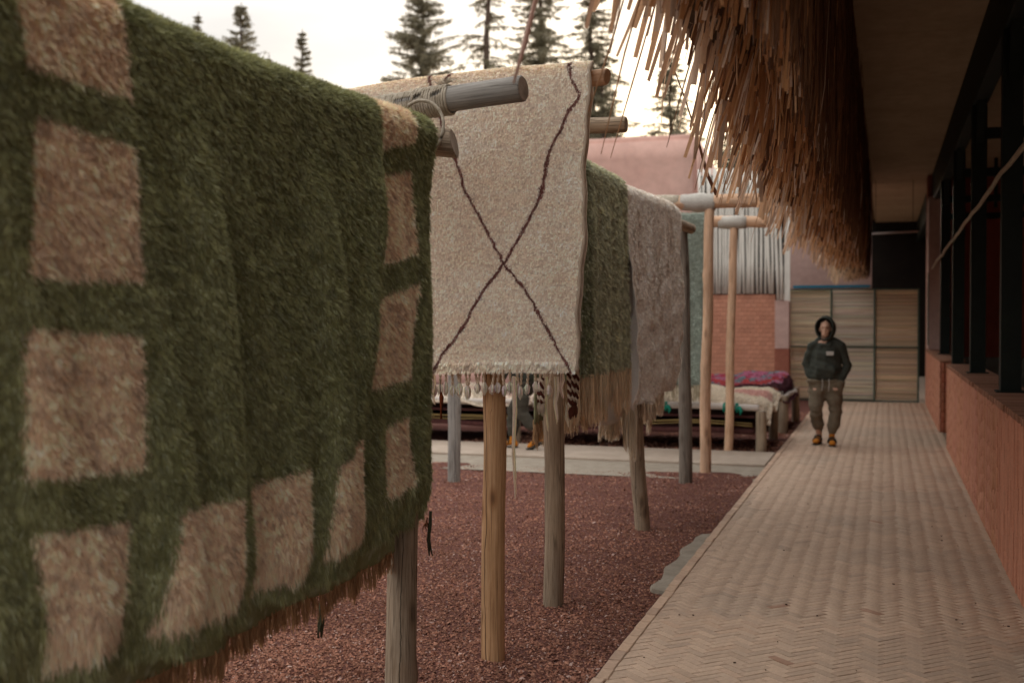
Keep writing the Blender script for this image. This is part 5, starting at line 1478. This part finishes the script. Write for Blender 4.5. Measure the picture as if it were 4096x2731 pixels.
# ------------------------------------------------------------------ conifers
def conifer(x, y, H, rad, seed, label, z0=0.25, droop=0.35, dens=1.0, col=(0.055, 0.072, 0.042), gap=0.40):
    root = empty('conifer_tree', (x, y, -0.1), label, 'tree', 'conifers behind the yard')
    rs = np.random.RandomState(seed)
    tr = []; rd = []
    for i in range(12):
        t = i / 11
        tr.append((rs.normal(0, 0.04), rs.normal(0, 0.04), H * t)); rd.append(0.02 + (0.017 * H) * (1 - t) ** 0.9)
    link('trunk', MB().tube(tr, rd, 8).mesh('trunk', MAT['bark'], True), root)
    limbs = MB(); T = []; Cc = []
    z = H * z0
    while z < H * 0.985:
        t = (z - H * z0) / (H * (1 - z0))
        nb = rs.randint(5, 9)
        for b in range(nb):
            if rs.uniform() > 0.88 * min(1, dens + 0.2): continue
            az = rs.uniform(0, 2 * math.pi)
            Lb = rad * ((1 - t) ** 0.85 * rs.uniform(0.55, 1.12) + 0.05)
            d = np.array([math.cos(az), math.sin(az), 0.0]); up0 = 0.30 * t + rs.normal(0.05, 0.12)
            n = max(3, int(Lb / 0.22))
            pts = []
            for k in range(n + 1):
                s = k / n
                pts.append(np.array([0, 0, z]) + d * Lb * s + np.array([0, 0, Lb * (up0 * s - droop * s * s + 0.30 * droop * s ** 4)]))
            limbs.tube([tuple(p) for p in pts], [0.012 + 0.02 * (1 - k / n) * (1 - t) for k in range(n + 1)], 4, cap=False)
            side = np.cross(d, (0, 0, 1))
            for k in range(1, n * 3 + 1):
                s = k / (n * 3)
                if rs.uniform() > dens * 0.8: continue
                p = pts[min(n - 1, int(s * n))]; q = pts[min(n, int(s * n) + 1)]; p = p + (q - p) * (s * n - int(s * n))
                tw = (0.16 + 0.22 * Lb * (1 - s) * 0.45) * rs.uniform(0.7, 1.2)
                for sg in (-1, 1, 0):
                    dirv = side * sg + d * 0.75 + np.array([0, 0, -0.45 * droop - 0.25 + rs.normal(0, 0.2)]) if sg else np.array([rs.normal(0, .3), rs.normal(0, .3), -1.0]) * 0.8
                    dirv = dirv / np.linalg.norm(dirv)
                    for m in range(3):
                        bse = p + dirv * tw * m * 0.33
                        dd = dirv + rs.normal(0, 0.45, 3); dd /= np.linalg.norm(dd)
                        sv = np.cross(dd, rs.normal(0, 1, 3)); sv /= np.linalg.norm(sv) + 1e-6
                        l_ = tw * 0.62; w_ = rs.uniform(0.02, 0.042)
                        T.append((bse - sv * w_, bse + sv * w_, bse + dd * l_))
                        Cc.append(np.array(col) * rs.uniform(0.6, 1.5))
        z += gap * (0.45 + 0.45 * (1 - t)) * rs.uniform(0.7, 1.3)
    tag(link('limbs', limbs.mesh('limbs', MAT['bark']), root), kind='stuff')
    T = np.array(T); n = len(T)
    tag(link('crown', mesh_np('crown', T.reshape(-1, 3), np.arange(3 * n).reshape(-1, 3), MAT['attr_leaf'], np.repeat(np.array(Cc), 3, 0)), root), kind='stuff')
    return n
TREES = [(-39.7, 60, 20.4, 2.6, 'thin conifer tip, the leftmost above the green rug', 0.5, 0.3, 0.7, 0.5),
         (-31.8, 52, 18.2, 3.3, 'small bushy conifer top above the green rug with upturned side branches', 0.5, 0.1, 0.85, 0.45),
         (-29.9, 55, 17.4, 2.0, 'narrow ragged conifer tip between the bushy one and the big fir', 0.5, 0.15, 0.8, 0.5),
         (-34.8, 60, 17.6, 1.3, 'tiniest conifer tip just peeking over the green rug', 0.7, 0.2, 0.8, 0.5),
         (-20.0, 48, 17.6, 4.5, 'broad full fir standing alone above the rope bound crossbar', 0.4, 0.12, 1.0, 0.33),
         (-16.2, 46, 18.8, 2.9, 'sparse droopy fir with bare trunk showing, right of the broad fir', 0.4, 0.45, 0.62, 0.55),
         (-15.0, 50, 20.0, 3.9, 'tall dense fir above the middle of the cream rug', 0.4, 0.3, 0.95, 0.4),
         (-13.1, 52, 18.6, 3.4, 'fir above the right corner of the cream rug', 0.4, 0.35, 0.9, 0.42),
         (-12.1, 50, 13.6, 2.9, 'shorter bushy fir right of the cream rug log end', 0.35, 0.3, 1.0, 0.36),
         (-7.95, 44, 12.4, 2.9, 'drooping fir above the pink adobe wall', 0.3, 0.55, 0.8, 0.45),
         (-5.9, 48, 11.9, 2.4, 'slim fir half hidden behind the thatch straws', 0.3, 0.3, 0.9, 0.42),
         (-9.9, 40, 8.2, 2.6, 'low bushy conifer peeking over the left of adobe wall', 0.2, 0.3, 0.95, 0.4)]
for i, (x, y, H, rad, lab, z0, dr, dn, gp) in enumerate(TREES):
    conifer(x, y, H, rad * 0.85, 300 + i, lab, z0, dr, dn, (0.26, 0.24, 0.165), gp)  # crown colour lightened to stand in for haze

def leafy(x, y, H, rad, seed, label, col, n=9000):
    root = empty('leafy_tree', (x, y, -0.1), label, 'tree')
    g = np.random.default_rng(seed)
    link('trunk', MB().tube([(0, 0, 0), (0.05, 0, H * .35), (-0.03, 0.05, H * .6), (0, 0, H * .85)], [0.14, 0.11, 0.08, 0.03], 8).mesh('trunk', MAT['bark'], True), root)
    C0 = g.normal(0, 1, (46, 3)); C0 /= np.linalg.norm(C0, axis=1, keepdims=True); C0 *= g.uniform(0.3, 1.0, (46, 1)) ** 0.5
    k = g.integers(0, 46, n)
    P = C0[k] * np.array([rad, rad, H * 0.36]) + np.array([0, 0, H * 0.62]) + g.normal(0, rad * 0.13, (n, 3))
    D = g.normal(0, 1, (n, 3)); D /= np.linalg.norm(D, axis=1, keepdims=True)
    S = np.cross(D, g.normal(0, 1, (n, 3))); S /= np.linalg.norm(S, axis=1, keepdims=True)
    V = np.stack([P - D * .08, P + S * .035, P + D * .08, P - S * .035], 1)
    c = np.array(col) * g.uniform(0.6, 1.5, (n, 1))
    tag(link('crown', mesh_np('crown', V.reshape(-1, 3), np.arange(4 * n).reshape(-1, 4), MAT['attr_leaf'], np.repeat(c, 4, 0)), root), kind='stuff')
leafy(-3.4, 33, 7.2, 2.0, 401, 'blue green leafy tree right of the pink adobe wall', (0.06, 0.085, 0.065), 14000)
leafy(-2.9, 38, 8.0, 1.6, 402, 'leafy tree glimpsed through the hanging straws', (0.06, 0.08, 0.05), 9000)

# ------------------------------------------------------------------ loose chips of the gravel bed
def chips(name, n, x0, x1, y0, y1, smin, smax, seed, label, ypow=2.0):
    g = np.random.default_rng(seed)
    t = g.uniform(0, 1, n)
    y = 1.0 / (1.0 / y0 + (1.0 / y1 - 1.0 / y0) * t)
    x = g.uniform(x0, x1, n)
    s = g.uniform(smin, smax, n) * np.where(g.uniform(0, 1, n) < 0.04, 1.9, 1.0)
    z = -0.030 + 0.03 * (vnoise(x * 1.6, y * 1.6, 21) - 0.5) + 0.015 * (vnoise(x * 4.8, y * 4.8, 22) - 0.5)
    keep = (g.uniform(0, 1, n) < 0.07) | ~((x > -1.40) & (y > 7.05) & (y < 9.05) & (x > -1.42 + 0.02 * np.sin(y * 9)))
    x, y, s, z = x[keep], y[keep], s[keep], z[keep]; n = len(x)
    base = np.array([[1, 0, -0.2], [-0.5, 0.75, -0.2], [-0.6, -0.7, -0.1], [0.05, 0.05, 0.42]])
    Vv = base[None] * (1 + g.normal(0, 0.28, (n, 4, 1))) * s[:, None, None]
    a = g.uniform(0, 6.28, n); b = g.normal(0, 0.6, n)
    ca, sa, cb, sb = np.cos(a), np.sin(a), np.cos(b), np.sin(b)
    X = Vv[..., 0] * cb[:, None] + Vv[..., 2] * sb[:, None]; Z = -Vv[..., 0] * sb[:, None] + Vv[..., 2] * cb[:, None]
    X2 = X * ca[:, None] - Vv[..., 1] * sa[:, None]; Y2 = X * sa[:, None] + Vv[..., 1] * ca[:, None]
    P = np.stack([X2 + x[:, None], Y2 + y[:, None], Z + (z + 0.006)[:, None]], -1)
    f = np.array([[0, 1, 3], [1, 2, 3], [2, 0, 3]])
    F = (np.arange(n)[:, None, None] * 4 + f[None]).reshape(-1, 3)
    m = g.uniform(0, 1, (n, 1))
    c = (np.array([0.24, 0.098, 0.064]) * (1 - m) + np.array([0.36, 0.18, 0.12]) * m) * g.uniform(0.55, 1.3, (n, 1))
    c[g.uniform(0, 1, n) < 0.05] = (0.45, 0.30, 0.25)
    c = c * (0.8 + 0.4 * vnoise(x * 2.2, y * 2.2, 61))[:, None]
    o = link(name, mesh_np(name, P.reshape(-1, 3), F, MAT['attr_chip'], np.repeat(c, 4, 0)))
    tag(o, label, 'gravel', kind='stuff')
chips('gravel', 135000, -5.6, -1.33, 3.6, 12.75, 0.0055, 0.0115, 91, 'red brown stone chips covering the bed under the rugs')
chips('gravel', 7000, -5.6, -1.33, 15.0, 22.0, 0.015, 0.03, 92, 'red chips scattered under the far day beds')
# dark crumbs on the path
cr_ = MB()
for k in range(40):
    x = random.uniform(-1.2, 0.7); y = 5.2 + 7 * random.random() ** 1.6; s = random.uniform(0.003, 0.008)
    cr_.box((x, y, 0.003), (s * 1.6, s, s * 0.7), rot=(0, 0, random.uniform(0, 3)), col=(0.06, 0.03, 0.02))
tag(cr_.obj('crumbs', MAT['attr_chip'], attr=True), 'scattered dark crumbs of stone on the brick path', 'crumbs', kind='stuff')
